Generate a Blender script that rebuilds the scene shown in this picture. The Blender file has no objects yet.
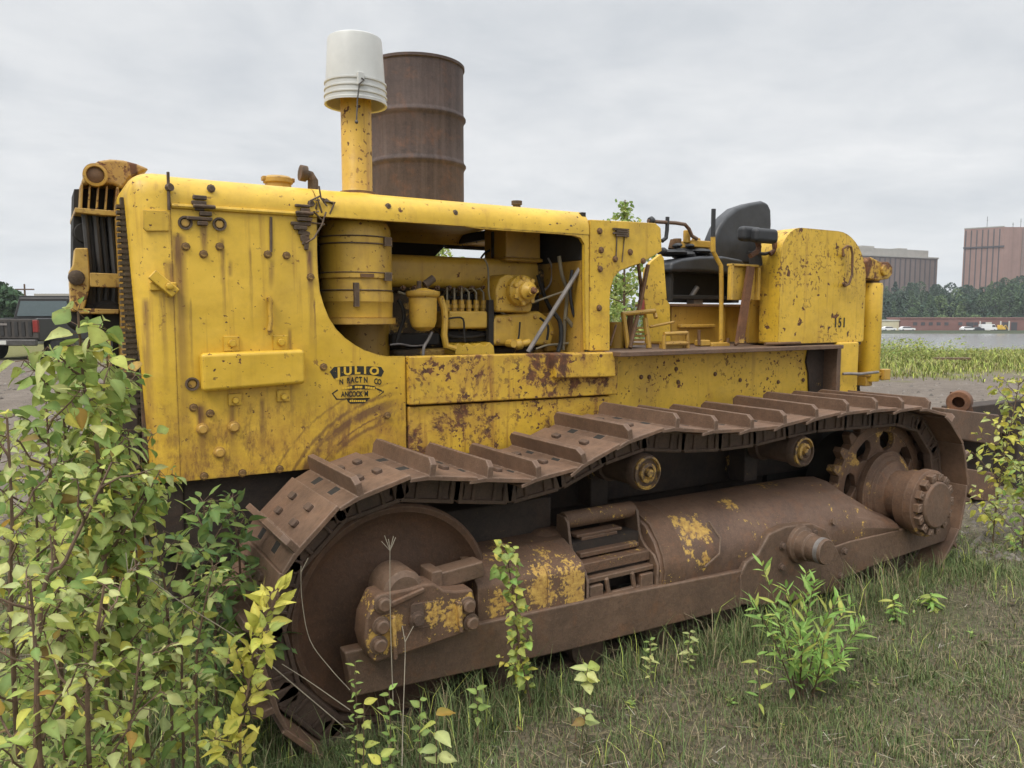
import bpy, bmesh, math, random
from mathutils import Vector, Matrix, noise
R = math.radians
PI = math.pi
rnd = random.Random(7)
sc = bpy.context.scene
col = sc.collection

# ------------------------------------------------------------------ measuring frame
# x runs along the machine towards its rear, y away from the viewer, z up; the eye stands at (0,0,1.7)
F, HOR, H = 769.0, 315.0, 1.70
TH = math.atan((384 - HOR) / F)
AZ = math.atan((1760 - 512) / F * math.cos(TH))
FW = (math.cos(AZ), math.sin(AZ)); RT = (math.sin(AZ), -math.cos(AZ))
def at(x, y, t=None, s=None, z=None):
    cx = (x - 512) / F; cy = (384 - y) / F
    df = math.cos(TH) + cy * math.sin(TH); dz = -math.sin(TH) + cy * math.cos(TH)
    v = (FW[0] * df + RT[0] * cx, FW[1] * df + RT[1] * cx, dz)
    k = t / v[1] if t is not None else (s / v[0] if s is not None else (z - H) / v[2])
    return Vector((v[0] * k, v[1] * k, H + v[2] * k))
def sz(x, y, t):
    p = at(x, y, t=t); return (p.x, p.z)
def W(X, Z, z=0.0):
    return Vector((RT[0] * X + FW[0] * Z, RT[1] * X + FW[1] * Z, z))
def atZ(x, y, Z):
    """point seen at (x,y) at ground distance Z straight ahead"""
    cx = (x - 512) / F; cy = (384 - y) / F
    df = math.cos(TH) + cy * math.sin(TH); dz = -math.sin(TH) + cy * math.cos(TH)
    k = Z / df
    return W(cx * k, Z, H + dz * k)

# ------------------------------------------------------------------ node helpers
def nd(nt, typ, ins=None, **attrs):
    n = nt.nodes.new(typ)
    for k, v in attrs.items(): setattr(n, k, v)
    for k, v in (ins or {}).items():
        s = n.inputs[k]
        if isinstance(v, bpy.types.NodeSocket): nt.links.new(v, s)
        else: s.default_value = v
    return n
def rgb(c): return (c[0], c[1], c[2], 1.0)
def mixc(nt, fac, a, b, mode='MIX'):
    a = rgb(a) if isinstance(a, tuple) and len(a) == 3 else a
    b = rgb(b) if isinstance(b, tuple) and len(b) == 3 else b
    return nd(nt, 'ShaderNodeMix', {0: fac, 6: a, 7: b}, data_type='RGBA', blend_type=mode, clamp_factor=True).outputs[2]
def mr(nt, v, a, b, c=0.0, d=1.0):
    return nd(nt, 'ShaderNodeMapRange', {0: v, 1: a, 2: b, 3: c, 4: d}, clamp=True).outputs[0]
def mth(nt, op, a, b=0.0):
    return nd(nt, 'ShaderNodeMath', {0: a, 1: b}, operation=op).outputs[0]
def coords(nt, scale=(1, 1, 1), kind='Object', off=(0, 0, 0)):
    tc = nd(nt, 'ShaderNodeTexCoord')
    return nd(nt, 'ShaderNodeMapping', {0: tc.outputs[kind], 1: off, 3: scale}).outputs[0]
def noi(nt, vec, scale, detail=4.0, rough=0.55, dist=0.0):
    return nd(nt, 'ShaderNodeTexNoise', {'Vector': vec, 'Scale': scale, 'Detail': detail, 'Roughness': rough, 'Distortion': dist}).outputs[0]
def newmat(name):
    m = bpy.data.materials.new(name); m.use_nodes = True
    nt = m.node_tree
    return m, nt, nt.nodes['Principled BSDF']
def bump(nt, b, h, strength, dist=0.01):
    n = nd(nt, 'ShaderNodeBump', {'Height': h, 'Strength': strength, 'Distance': dist})
    nt.links.new(n.outputs[0], b.inputs['Normal'])
def setc(nt, b, c): nt.links.new(c, b.inputs['Base Color'])

def edge_mask(nt, rad, v, amount=1.0):
    """worn corners: where the rounded normal leaves the true one, broken up by noise"""
    bv = nd(nt, 'ShaderNodeBevel', {'Radius': rad}); bv.samples = 4
    ge = nd(nt, 'ShaderNodeNewGeometry')
    d = nd(nt, 'ShaderNodeVectorMath', {0: bv.outputs[0], 1: ge.outputs['True Normal']}, operation='DOT_PRODUCT').outputs['Value']
    e = mr(nt, d, .985, .86)
    return mth(nt, 'MULTIPLY', e, mr(nt, noi(nt, v, 24, 6, .7), .36, .62, 0, amount))
RUST = (0.085, 0.040, 0.022); RUSTL = (0.20, 0.085, 0.032)
def m_yellow(name, spots=0.5, patch=0.25, streak=0.4, grime=0.3, base=(0.70, 0.440, 0.028), marks=None, off=0.0, low=None, edge=.85):
    """worn yellow paint: fading, run-down streaks, chips, bigger rusted patches"""
    m, nt, b = newmat(name)
    v = coords(nt, off=(off, off * .7, off * .3)); vs = coords(nt, (9, 9, .55), off=(off, 0, 0))
    n1 = noi(nt, v, 2.2, 8, .62); n2 = noi(nt, v, 30, 5, .6)
    lo = tuple(x * .80 for x in base); hi = (base[0] * 1.08, base[1] * 1.10, base[2] * 1.9)
    c = mixc(nt, mr(nt, n1, .32, .68), lo, hi)
    c = mixc(nt, mr(nt, n2, .45, .75, 0, .22), c, (0.36, .20, .03))
    # dust/oil film in clouds
    n3 = noi(nt, v, 1.3, 9, .7, .6)
    c = mixc(nt, mr(nt, n3, .48, .75, 0, grime), c, (0.17, .105, .05))
    # streaks running down
    s1 = noi(nt, vs, 2.2, 5, .6)
    sm = mr(nt, s1, .56, .74, 0, streak)
    c = mixc(nt, sm, c, (0.23, .095, .022))
    if low is not None:   # stained and orange-brown area low on the panel, ragged edge
        z = nd(nt, 'ShaderNodeSeparateXYZ', {0: v}).outputs[2]
        zz = mth(nt, 'ADD', z, mth(nt, 'MULTIPLY', mth(nt, 'SUBTRACT', noi(nt, v, 4, 7, .7), .5), 0.7))
        lm = mr(nt, zz, low, low - .25)
        c = mixc(nt, mth(nt, 'MULTIPLY', lm, mr(nt, noi(nt, v, 9, 10, .8), .36, .66, .0, .75)), c, (0.30, .130, .030))
        c = mixc(nt, mth(nt, 'MULTIPLY', lm, mr(nt, noi(nt, coords(nt, (1, 1, .35), off=(2, 0, 0)), 26, 8, .75), .50, .62, 0, .75)), c, (0.17, .075, .028))
        c = mixc(nt, mth(nt, 'MULTIPLY', lm, mr(nt, noi(nt, v, 5, 10, .8, .4), .56, .63, 0, .7)), c, (0.13, .06, .03))
    if marks: c = marks(nt, v, c)
    # chips: small clusters
    cl = mr(nt, noi(nt, v, 3.4, 3, .5), .40, .62)
    sp = mr(nt, noi(nt, v, 42, 3, .55), .74 - .16 * spots, .76 - .16 * spots)
    sp = mth(nt, 'MULTIPLY', sp, cl)
    sp2 = mr(nt, noi(nt, v, 16, 4, .6), .765 - .12 * spots, .775 - .12 * spots)
    # larger patches with ragged edge
    pn = noi(nt, v, 3.1, 12, .72, .3)
    pt = mr(nt, pn, .80 - .42 * patch, .84 - .42 * patch)
    halo = mr(nt, pn, .70 - .42 * patch, .84 - .42 * patch, 0, .55)
    c = mixc(nt, halo, c, (0.33, .15, .03))
    rc = mixc(nt, mr(nt, n2, .4, .62), RUST, (0.16, .065, .028))
    allr = mth(nt, 'MAXIMUM', mth(nt, 'MAXIMUM', sp, sp2), pt)
    c = mixc(nt, allr, c, rc)
    if edge > 0:
        ek = edge_mask(nt, .012, v, edge); c = mixc(nt, ek, c, (.15, .068, .028))
    setc(nt, b, c)
    nt.links.new(mr(nt, allr, 0, 1, .46, .88), b.inputs['Roughness'])
    hgt = mth(nt, 'SUBTRACT', mth(nt, 'MULTIPLY', n2, .35), mth(nt, 'MULTIPLY', allr, .6))
    hgt = mth(nt, 'ADD', hgt, mth(nt, 'MULTIPLY', noi(nt, v, 2.6, 3, .5), 9.0))
    bump(nt, b, hgt, .40, .005)
    return m
def m_rust(name, dark=(0.055, .032, .022), light=(0.125, .070, .046), yellow=0.0, orange=0.25, rough=.8, bump_s=.5, scale=1.0, off=0.0, spots=(), streak=0.0, edge=0.0):
    m, nt, b = newmat(name)
    v = coords(nt, off=(off, off, off))
    n1 = noi(nt, v, 3.2 * scale, 9, .66); n2 = noi(nt, v, 38 * scale, 6, .65); n3 = noi(nt, v, 9 * scale, 7, .7, .4)
    c = mixc(nt, mr(nt, n1, .33, .66), dark, light)
    c = mixc(nt, mr(nt, n3, .52, .74, 0, orange), c, (0.23, .095, .036))
    c = mixc(nt, mr(nt, n2, .45, .72, 0, .45), c, tuple(x * .55 for x in dark))
    c = mixc(nt, mr(nt, noi(nt, v, 150, 3, .5), .55, .75, 0, .35), c, tuple(x * 1.7 for x in light))
    if streak > 0:
        sv = noi(nt, coords(nt, (8, 8, .4)), 3, 6, .65); c = mixc(nt, mr(nt, sv, .50, .70, 0, streak), c, (.115, .085, .072)); c = mixc(nt, mr(nt, sv, .46, .30, 0, streak), c, tuple(x * .6 for x in dark))
    if yellow > 0:
        yn = noi(nt, v, 3.8, 12, .75, .2)
        if spots:
            acc = None
            for (qx, qy, qz, qr) in spots:
                dd = nd(nt, 'ShaderNodeVectorMath', {0: v, 1: (qx - ROOT[0], qy - ROOT[1], qz)}, operation='DISTANCE').outputs['Value']
                kk = mr(nt, dd, qr, qr * .25, 0, .21); acc = kk if acc is None else mth(nt, 'MAXIMUM', acc, kk)
            yn = mth(nt, 'ADD', mth(nt, 'ADD', yn, mth(nt, 'MULTIPLY', mth(nt, 'SUBTRACT', n2, .5), .55)), acc)
        ym = mr(nt, yn, .66 - .25 * yellow, .70 - .25 * yellow)
        c = mixc(nt, ym, c, mixc(nt, mr(nt, n2, .35, .65), (0.30, .155, .04), (.56, .36, .085)))
    if edge > 0: c = mixc(nt, edge_mask(nt, .010, v, edge), c, (.27, .195, .145))
    setc(nt, b, c)
    b.inputs['Roughness'].default_value = rough
    bump(nt, b, mth(nt, 'ADD', n2, mth(nt, 'MULTIPLY', n3, .8)), bump_s, .006)
    return m
def m_plain(name, c, rough=.6, metal=0.0, var=.25, scale=14, bs=.15, spec=.5):
    m, nt, b = newmat(name)
    v = coords(nt)
    n1 = noi(nt, v, scale, 6, .6)
    setc(nt, b, mixc(nt, mr(nt, n1, .3, .7), tuple(x * (1 - var) for x in c), tuple(min(1, x * (1 + var)) for x in c)))
    b.inputs['Roughness'].default_value = rough; b.inputs['Metallic'].default_value = metal
    b.inputs['Specular IOR Level'].default_value = spec
    bump(nt, b, noi(nt, v, scale * 5, 4, .6), bs, .003)
    return m
def m_leaf(name, transl=.40, gloss=.58):
    m, nt, b = newmat(name)
    a = nd(nt, 'ShaderNodeAttribute', attribute_name='Col')
    n = noi(nt, coords(nt), 60, 4, .6)
    c = mixc(nt, mr(nt, noi(nt, coords(nt), 22, 4, .6), .45, .70, 0, .38), a.outputs['Color'], (.34, .33, .07))
    c = mixc(nt, mr(nt, noi(nt, coords(nt), 17, 3, .5), .52, .72, 0, .40), c, (.11, .17, .04))
    c = mixc(nt, mr(nt, n, .60, .70, 0, .55), c, (.17, .10, .03))
    bump(nt, b, noi(nt, coords(nt), 180, 3, .6), .25, .002)
    setc(nt, b, c); b.inputs['Roughness'].default_value = gloss; b.inputs['Specular IOR Level'].default_value = .3
    tr = nd(nt, 'ShaderNodeBsdfTranslucent', {'Color': c})
    mx = nd(nt, 'ShaderNodeMixShader', {0: transl, 1: b.outputs[0], 2: tr.outputs[0]})
    nt.links.new(mx.outputs[0], nt.nodes['Material Output'].inputs[0])
    return m
def m_attr(name, rough=.8):
    m, nt, b = newmat(name)
    a = nd(nt, 'ShaderNodeAttribute', attribute_name='Col')
    setc(nt, b, a.outputs['Color']); b.inputs['Roughness'].default_value = rough
    b.inputs['Specular IOR Level'].default_value = .25
    return m

# ------------------------------------------------------------------ mesh builder
ORG = {}
class MB:
    def __init__(s): s.bm = bmesh.new()
    def _tf(s, vs, M): 
        for v in vs: v.co = M @ v.co
    def box(s, a, b, M=None):
        x0, y0, z0 = a; x1, y1, z1 = b
        vs = [s.bm.verts.new(p) for p in ((x0,y0,z0),(x1,y0,z0),(x1,y1,z0),(x0,y1,z0),(x0,y0,z1),(x1,y0,z1),(x1,y1,z1),(x0,y1,z1))]
        for f in ((0,3,2,1),(4,5,6,7),(0,1,5,4),(1,2,6,5),(2,3,7,6),(3,0,4,7)): s.bm.faces.new([vs[i] for i in f])
        if M is not None: s._tf(vs, M)
        return s
    def prism(s, poly, d0, d1, axis='y', M=None):
        """poly in the plane across the axis: y -> (x,z), x -> (y,z), z -> (x,y)"""
        def P(p, d): return {'y': (p[0], d, p[1]), 'x': (d, p[0], p[1]), 'z': (p[0], p[1], d)}[axis]
        n = len(poly)
        A = [s.bm.verts.new(P(p, d0)) for p in poly]; B = [s.bm.verts.new(P(p, d1)) for p in poly]
        fa = s.bm.faces.new(A); fb = s.bm.faces.new(list(reversed(B)))
        fs = [fa, fb]
        for i in range(n):
            j = (i + 1) % n
            fs.append(s.bm.faces.new((A[j], A[i], B[i], B[j])))
        bmesh.ops.recalc_face_normals(s.bm, faces=fs)
        if M is not None: s._tf(A + B, M)
        return s
    def lathe(s, prof, o, ax, seg=28, cap=True):
        """prof: (radius, distance along ax)"""
        ax = Vector(ax).normalized(); o = Vector(o)
        u = ax.orthogonal().normalized(); w = ax.cross(u)
        rings = []
        for r, d in prof:
            c = o + ax * d
            rings.append([s.bm.verts.new(c + (u * math.cos(2*PI*k/seg) + w * math.sin(2*PI*k/seg)) * r) for k in range(seg)])
        fs = []
        for a, b in zip(rings, rings[1:]):
            for k in range(seg):
                j = (k + 1) % seg
                fs.append(s.bm.faces.new((a[k], a[j], b[j], b[k])))
        if cap:
            fs.append(s.bm.faces.new(list(reversed(rings[0])))); fs.append(s.bm.faces.new(rings[-1]))
        bmesh.ops.recalc_face_normals(s.bm, faces=fs)
        return s
    def cyl(s, p0, p1, r0, r1=None, seg=20):
        p0 = Vector(p0); p1 = Vector(p1); r1 = r0 if r1 is None else r1
        return s.lathe([(r0, 0), (r1, (p1 - p0).length)], p0, p1 - p0, seg)
    def tube(s, pts, r, seg=8, r1=None):
        pts = [Vector(p) for p in pts]; n = len(pts); r1 = r if r1 is None else r1
        rings = []; u = None
        for i, p in enumerate(pts):
            d = (pts[min(i+1, n-1)] - pts[max(i-1, 0)]).normalized()
            u = d.orthogonal().normalized() if u is None else (u - d * u.dot(d)).normalized()
            w = d.cross(u); rr = r + (r1 - r) * i / max(1, n - 1)
            rings.append([s.bm.verts.new(p + (u * math.cos(2*PI*k/seg) + w * math.sin(2*PI*k/seg)) * rr) for k in range(seg)])
        fs = []
        for a, b in zip(rings, rings[1:]):
            for k in range(seg):
                j = (k + 1) % seg; fs.append(s.bm.faces.new((a[k], a[j], b[j], b[k])))
        fs.append(s.bm.faces.new(list(reversed(rings[0])))); fs.append(s.bm.faces.new(rings[-1]))
        bmesh.ops.recalc_face_normals(s.bm, faces=fs)
        return s
    def ball(s, c, r, M=None, seg=16):
        res = bmesh.ops.create_uvsphere(s.bm, u_segments=seg, v_segments=max(6, seg // 2), radius=1)
        rr = r if hasattr(r, '__len__') else (r, r, r)
        for v in res['verts']: v.co = Vector((v.co.x * rr[0], v.co.y * rr[1], v.co.z * rr[2]))
        if M is not None: s._tf(res['verts'], M)
        for v in res['verts']: v.co += Vector(c)
        return s
    def obj(s, name, mat, parent=None, bev=0.0, smooth=35, seg=2, solid=0.0):
        o = ORG.get(parent.name if parent else None, Vector((0, 0, 0)))
        if o.length: 
            for v in s.bm.verts: v.co -= o
        me = bpy.data.meshes.new(name); s.bm.to_mesh(me); s.bm.free()
        me.materials.append(mat)
        for p in me.polygons: p.use_smooth = True
        me.set_sharp_from_angle(angle=R(smooth))
        ob = bpy.data.objects.new(name, me); col.objects.link(ob)
        if parent: ob.parent = parent; ORG[ob.name] = o
        if solid:
            md = ob.modifiers.new('solid', 'SOLIDIFY'); md.thickness = solid; md.offset = 0
        if bev:
            md = ob.modifiers.new('bevel', 'BEVEL'); md.width = bev; md.segments = seg; md.limit_method = 'ANGLE'; md.angle_limit = R(40)
            md.harden_normals = True
        return ob
def tag(o, label, cat, group=None, kind=None):
    if label: o['label'] = label
    if cat: o['category'] = cat
    if group: o['group'] = group
    if kind: o['kind'] = kind
    return o
def thing(name, label, cat, loc=(0, 0, 0), rz=0.0, group=None, local=False):
    o = bpy.data.objects.new(name, None); col.objects.link(o); o.location = loc; o.rotation_euler = (0, 0, rz)
    o.empty_display_size = .1
    ORG[o.name] = Vector((0, 0, 0)) if local else Vector(loc)
    return tag(o, label, cat, group)
def copyobj(src, parent, loc=None, rot=None):
    o = src.copy(); col.objects.link(o); o.parent = parent
    if loc is not None: o.location = loc
    if rot is not None: o.rotation_euler = rot
    ORG[o.name] = ORG.get(src.name, Vector())
    return o

ROOT = (2.9, 4.15, 0.0); TH0 = 3.40
# ------------------------------------------------------------------ materials
def panel_marks(nt, v, c):
    """rust runs under bolts and seams, scrape arcs: shapes that belong to this panel"""
    sp = nd(nt, 'ShaderNodeSeparateXYZ', {0: v})
    x = mth(nt, 'ADD', sp.outputs[0], ROOT[0]); z = sp.outputs[2]
    nn = noi(nt, coords(nt, (10, 10, 1.2)), 4, 5, .65)
    xw = mth(nt, 'ADD', x, mth(nt, 'MULTIPLY', mth(nt, 'SUBTRACT', nn, .5), .03))
    tot = None
    for (px, y0, y1, w, st) in ((178, 235, 480, .022, .8), (171, 262, 340, .020, .45), (163, 292, 400, .010, .35), (204, 225, 262, .012, .5), (201, 405, 478, .016, .5),
                                (271, 220, 258, .006, .75), (271, 262, 292, .012, .35), (310, 250, 360, .012, .6), (314, 300, 372, .006, .5), (230, 262, 278, .008, .3), (350, 375, 410, .01, .4), (222, 240, 330, .008, .45), (250, 250, 345, .006, .35), (146, 300, 470, .012, .45), (262, 400, 470, .012, .4), (232, 405, 478, .014, .4), (290, 330, 470, .007, .35), (190, 300, 400, .006, .35)):
        p0 = at(px, y0, t=TH0); p1 = at(px, y1, t=TH0)
        a = mr(nt, mth(nt, 'ABSOLUTE', mth(nt, 'SUBTRACT', xw, p0.x)), w * 1.5, w * .3)
        zt = mr(nt, z, p0.z + .015, p0.z - .01); zb = mr(nt, z, p1.z, p0.z - .05)
        k = mth(nt, 'MULTIPLY', mth(nt, 'MULTIPLY', a, mth(nt, 'MULTIPLY', zt, zb)), mr(nt, nn, .3, .6, min(1, st * .9), min(1, st * 2.0)))
        tot = k if tot is None else mth(nt, 'MAXIMUM', tot, k)
    c = mixc(nt, tot, c, (0.155, .070, .028))
    # scrapes: arcs rising to the right
    arc = None
    for (cx, cz, rad, w, st) in ((1.52, 0.66, .62, .030, .85), (1.53, 0.66, .672, .012, .7), (1.52, .64, .565, .012, .65), (1.50, .665, .715, .007, .5), (1.55, .66, .59, .006, .8), (1.54, .655, .645, .007, .9)):
        dx = mth(nt, 'SUBTRACT', x, cx); dz = mth(nt, 'SUBTRACT', z, cz)
        d = mth(nt, 'SQRT', mth(nt, 'ADD', mth(nt, 'MULTIPLY', dx, dx), mth(nt, 'MULTIPLY', dz, dz)))
        d = mth(nt, 'ADD', d, mth(nt, 'MULTIPLY', mth(nt, 'SUBTRACT', nn, .5), .03))
        k = mth(nt, 'MULTIPLY', mr(nt, mth(nt, 'ABSOLUTE', mth(nt, 'SUBTRACT', d, rad)), w, w * .3), st)
        k = mth(nt, 'MULTIPLY', k, mr(nt, x, 1.48, 1.34)); k = mth(nt, 'MULTIPLY', k, mr(nt, noi(nt, v, 14, 4, .6), .32, .5))
        arc = k if arc is None else mth(nt, 'MAXIMUM', arc, k)
    c = mixc(nt, arc, c, (0.13, .06, .028))
    return c
def PT(px, py, t, r):
    p = at(px, py, t=t); return (p.x, p.y, p.z, r)
M = {}
M['panel'] = m_yellow('panel_yellow', .50, .10, .55, .34, marks=panel_marks, low=1.42)
M['hood'] = m_yellow('hood_yellow', .55, .20, .22, .28, off=3)
M['yrust'] = m_yellow('rusty_yellow', 1.0, .66, 1.0, .6, off=1)
M['beam'] = m_yellow('beam_yellow', .85, .38, .45, .5, off=5)
M['tank'] = m_yellow('tank_yellow', 1.08, .22, .6, .30, off=8)
M['engine'] = m_yellow('engine_yellow', .6, .3, .4, .8, base=(.56, .34, .03), off=11)
M['egrime'] = m_rust('engine_grime', (.034, .025, .014), (.085, .058, .030), .46, .25, .8, scale=1.4)
M['ygantry'] = m_yellow('gantry_yellow', 1.1, .54, .9, .8, base=(.54, .34, .05), off=21)
M['ydirty'] = m_yellow('dirty_yellow', .6, .35, .6, .75, base=(.48, .28, .03), off=14)
M['ypipe'] = m_yellow('pipe_yellow', .85, .42, .9, .7, base=(.60, .36, .028), off=17)
M['track'] = m_rust('track_steel', (0.092, 0.053, 0.033), (0.172, 0.102, 0.064), 0, .22, .66, .5, edge=.8)
M['link'] = m_rust('link_steel', (0.057, 0.037, 0.025), (0.114, 0.070, 0.047), 0, .14, .75)
M['idler'] = m_rust('idler_rust', (0.063, 0.033, 0.018), (0.111, 0.056, 0.030), 0, .30, .75, .8, edge=.6)
M['frame'] = m_rust('frame_rust', (0.084, 0.051, 0.032), (0.154, 0.093, 0.058), 0, .45, .66, .6, edge=.8)
M['cover'] = m_rust('cover_rust', (0.092, 0.053, 0.035), (0.165, 0.097, 0.062), .20, .42, .6, spots=[PT(690, 532, 2.83, .20), PT(672, 520, 2.84, .15), PT(700, 560, 2.80, .10), PT(730, 500, 2.95, .09), PT(640, 565, 2.8, .08)], edge=.7)
M['cast'] = m_rust('cast_rust', (0.086, 0.049, 0.029), (0.157, 0.087, 0.051), .20, .38, .72, scale=1.5, spots=[PT(572, 580, 2.79, .11), PT(540, 592, 2.79, .13), PT(500, 600, 2.79, .11), PT(575, 600, 2.79, .10), PT(432, 612, 2.7, .07), PT(455, 615, 2.7, .08), PT(383, 640, 2.7, .08), PT(395, 625, 2.7, .06), PT(648, 512, 2.84, .12), PT(470, 600, 2.7, .05)], edge=.7)
M['hub'] = m_rust('hub_rust', (0.086, 0.047, 0.028), (0.162, 0.091, 0.053), .44, .45, .7, scale=1.6, edge=.7)
M['orange'] = m_rust('orange_rust', (.09, .042, .022), (.19, .085, .04), .3, .5, .85)
M['roller_y'] = m_rust('roller_cap', (.07, .045, .03), (.13, .08, .05), .62, .3, .6, scale=3)
M['drum'] = m_rust('drum_rust', (.044, .030, .026), (.086, .057, .048), 0, .42, .75, .35, streak=.55)
M['dark'] = m_plain('black_grime_shade', (.020, .017, .014), .8)  # black for grimy parts and for shade painted inside the engine bay
M['chassis'] = m_rust('chassis_grime', (.020, .015, .012), (.050, .034, .024), .12, .1, .85)
M['soot'] = m_rust('sooty_metal', (.045, .030, .018), (.105, .070, .042), 0, .45, .8, edge=.6)
M['rubber'] = m_plain('black_rubber', (.022, .023, .025), .55)
M['seat'] = m_plain('dark_vinyl', (.030, .032, .036), .45, var=.35, scale=9, bs=.3)
M['steel'] = m_plain('grey_steel', (.22, .20, .185), .55, .3, .35)
M['bolt'] = m_rust('bolt_rust', (.075, .04, .022), (.20, .105, .04), 0, .5, .7)
M['ybolt2'] = m_rust('bolt_worn', (.09, .05, .02), (.20, .11, .03), .55, .4, .7)
M['ybolt'] = m_yellow('bolt_yellow', .5, .5, .3, .5, base=(.55, .33, .04))
M['bucket'] = m_plain('white_plastic', (.52, .52, .495), .42, var=.10, scale=6, bs=.05)
M['wire'] = m_plain('wire', (.10, .09, .08), .5, .5)
M['cable'] = m_plain('cable', (.035, .032, .030), .6)
M['hose'] = m_plain('hose', (.20, .17, .11), .6)
M['leaf'] = m_leaf('leaf'); M['grass'] = m_attr('grass_blades'); M['forest'] = m_attr('forest_leaves', .9)
M['stem'] = m_plain('stem_bark', (.12, .075, .045), .8, var=.35, scale=40)
M['drystem'] = m_plain('dry_stem', (.30, .26, .195), .8)

# ------------------------------------------------------------------ the bulldozer
dozer = thing('bulldozer', 'big weathered yellow crawler bulldozer with rusty brown tracks standing in the grass', 'bulldozer', ROOT)
T0 = TH0; T1 = 4.90          # near and far hood planes
def rounded(p0, p1, p2, r, n=5):
    """fillet at p1"""
    p0, p1, p2 = (Vector(p) for p in (p0, p1, p2))
    a = (p0 - p1).normalized(); b = (p2 - p1).normalized(); th = a.angle(b); d = r / math.tan(th / 2)
    s = p1 + a * d; e = p1 + b * d; c = p1 + (a + b).normalized() * (r / math.sin(th / 2))
    out = []
    a0 = math.atan2(s.y - c.y, s.x - c.x); a1 = math.atan2(e.y - c.y, e.x - c.x)
    da = (a1 - a0 + PI) % (2 * PI) - PI
    for i in range(n + 1):
        q = a0 + da * i / n; out.append((c.x + r * math.cos(q), c.y + r * math.sin(q)))
    return out
def roundpoly(pts, rs, n=5):
    out = []; k = len(pts)
    for i in range(k):
        r = rs[i] if hasattr(rs, '__len__') else rs
        if r <= 0: out.append(tuple(pts[i]))
        else: out += rounded(pts[i-1], pts[i], pts[(i+1) % k], r, n)
    return out

# radiator shell: nose box with rounded corners
b = MB(); b.box((.335, T0, 1.012), (.485, T1, 2.275))
es = []
for e in b.bm.edges:
    a, c = e.verts[0].co, e.verts[1].co
    front = a.x < .34 and c.x < .34
    if front and not (a.z < 1.1 and c.z < 1.1): es.append(e)
    elif abs(a.x - c.x) > .1 and a.z > 2 and c.z > 2: es.append(e)
bmesh.ops.bevel(b.bm, geom=es, offset=.10, segments=7, profile=.5, affect='EDGES')
for v in b.bm.verts:
    v.co.x += (2.22 - v.co.z) * .045 * max(0, (.485 - v.co.x) / .15) - .012 * max(0, (.485 - v.co.x) / .15)
shell = b.obj('radiator_shell', M['panel'], dozer, smooth=50)
# badge plate at the shoulder, latch, and edge of the radiator core
b = MB(); p = [sz(x, y, T0 - .006) for x, y in ((143, 210), (166, 211), (169, 214), (169, 231), (146, 231), (143, 228))]
b.prism(p, T0 - .008, T0 + .004); b.obj('name_plate', M['hood'], shell, .002)
b = MB(); q = at(163, 284, t=T0)
Mx = Matrix.Translation(q) @ Matrix.Rotation(R(42), 4, 'Y')
b.box((-.058, -.035, -.022), (.058, -.008, .022), Mx); b.box((-.05, -.01, -.018), (.05, .01, .018), Matrix.Translation(q + Vector((.0, 0, -.01))))
b.lathe([(.016, 0), (.016, .012), (.010, .014)], q + Vector((.02, -.035, -.01)), (0, -1, 0), 8)
b.obj('latch', M['hood'], shell, .005)
b = MB(); b.box((.355, T0 + .07, 1.1), (.40, T1 - .07, 2.13))
b.obj('radiator_core', M['soot'], dozer)
b = MB()
for i in range(44):
    z = 1.16 + i * .0225; b.box((.300, T0 + .085, z), (.36, T0 + .14, z + .013))
b.box((.315, T0 + .088, 1.1), (.352, T0 + .137, 2.17))
b.obj('grille_edge', M['egrime'], dozer)
b = MB()
for i in range(22): b.box((.318, T0 + .17 + i * .052, 1.15), (.352, T0 + .19 + i * .052, 2.12))
b.obj('radiator_grille', M['ydirty'], dozer)

# front side panel with the big swept cut-out
curve = [sz(x, y, T0) for x, y in ((317, 216), (317, 250), (318, 275), (320, 292), (324, 306), (329, 318), (336, 329), (345, 338), (355, 345), (364, 350), (376, 354), (388, 356.5))]
ztop = 2.135
poly = [(.4862, 1.010), (1.0, 1.006), (1.502, 1.004), (1.502, 1.503)] + list(reversed(curve)) + [(curve[0][0], ztop), (.4862, ztop)]
b = MB(); b.prism(poly, T0, T0 + .03)
side = b.obj('side_panel', M['panel'], dozer, .0012)
# its bolts: copies of one bolt
def bolt_mesh(r, h, seg=6):
    m = MB(); m.lathe([(r * 1.35, 0), (r * 1.35, h * .25), (r, h * .3), (r, h * .85), (r * .8, h)], (0, 0, 0), (0, -1, 0), seg); return m
def place_bolts(parent, pts, t, r, mat, h=None, seg=8):
    first = None
    for (x, y) in pts:
        p = at(x, y, t=t) - ORG[parent.name]
        if first is None:
            m = bolt_mesh(r, h or r * .9, seg); first = m.obj('bolt', mat, None); first.parent = parent; first.location = p; ORG[first.name] = ORG[parent.name]
        else: copyobj(first, parent, p)
def c4(pts): return [(100 + x / 2.953, 240 + y / 2.953) for x, y in pts]
def c8(pts): return [(150 + x / 4.267, 160 + y / 4.267) for x, y in pts]
place_bolts(side, c4([(302, 558), (395, 552), (352, 627)]), T0, .019, M['ybolt'], .022, 12)
place_bolts(side, c4([(307, 697), (420, 688), (530, 676), (276, 495), (325, 512), (660, 375), (848, 518)]), T0, .0135, M['ybolt2'])
place_bolts(side, c8([(152, 370), (228, 402), (297, 370), (502, 403), (582, 408), (685, 500)]), T0, .0135, M['ybolt2'])
for (x, y) in c8([(150, 268), (296, 274)]) + c4([(272, 425)]):
    b = MB(); b.lathe([(.028, 0), (.028, .008), (.020, .008), (.019, -.004)], at(x, y, t=T0), (0, -1, 0), 22); b.obj('grommet', M['soot'], side)
    b = MB(); b.lathe([(.016, -.001), (.016, .004)], at(x, y, t=T0), (0, -1, 0), 14); b.obj('plug', M['ydirty'], side)
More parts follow.
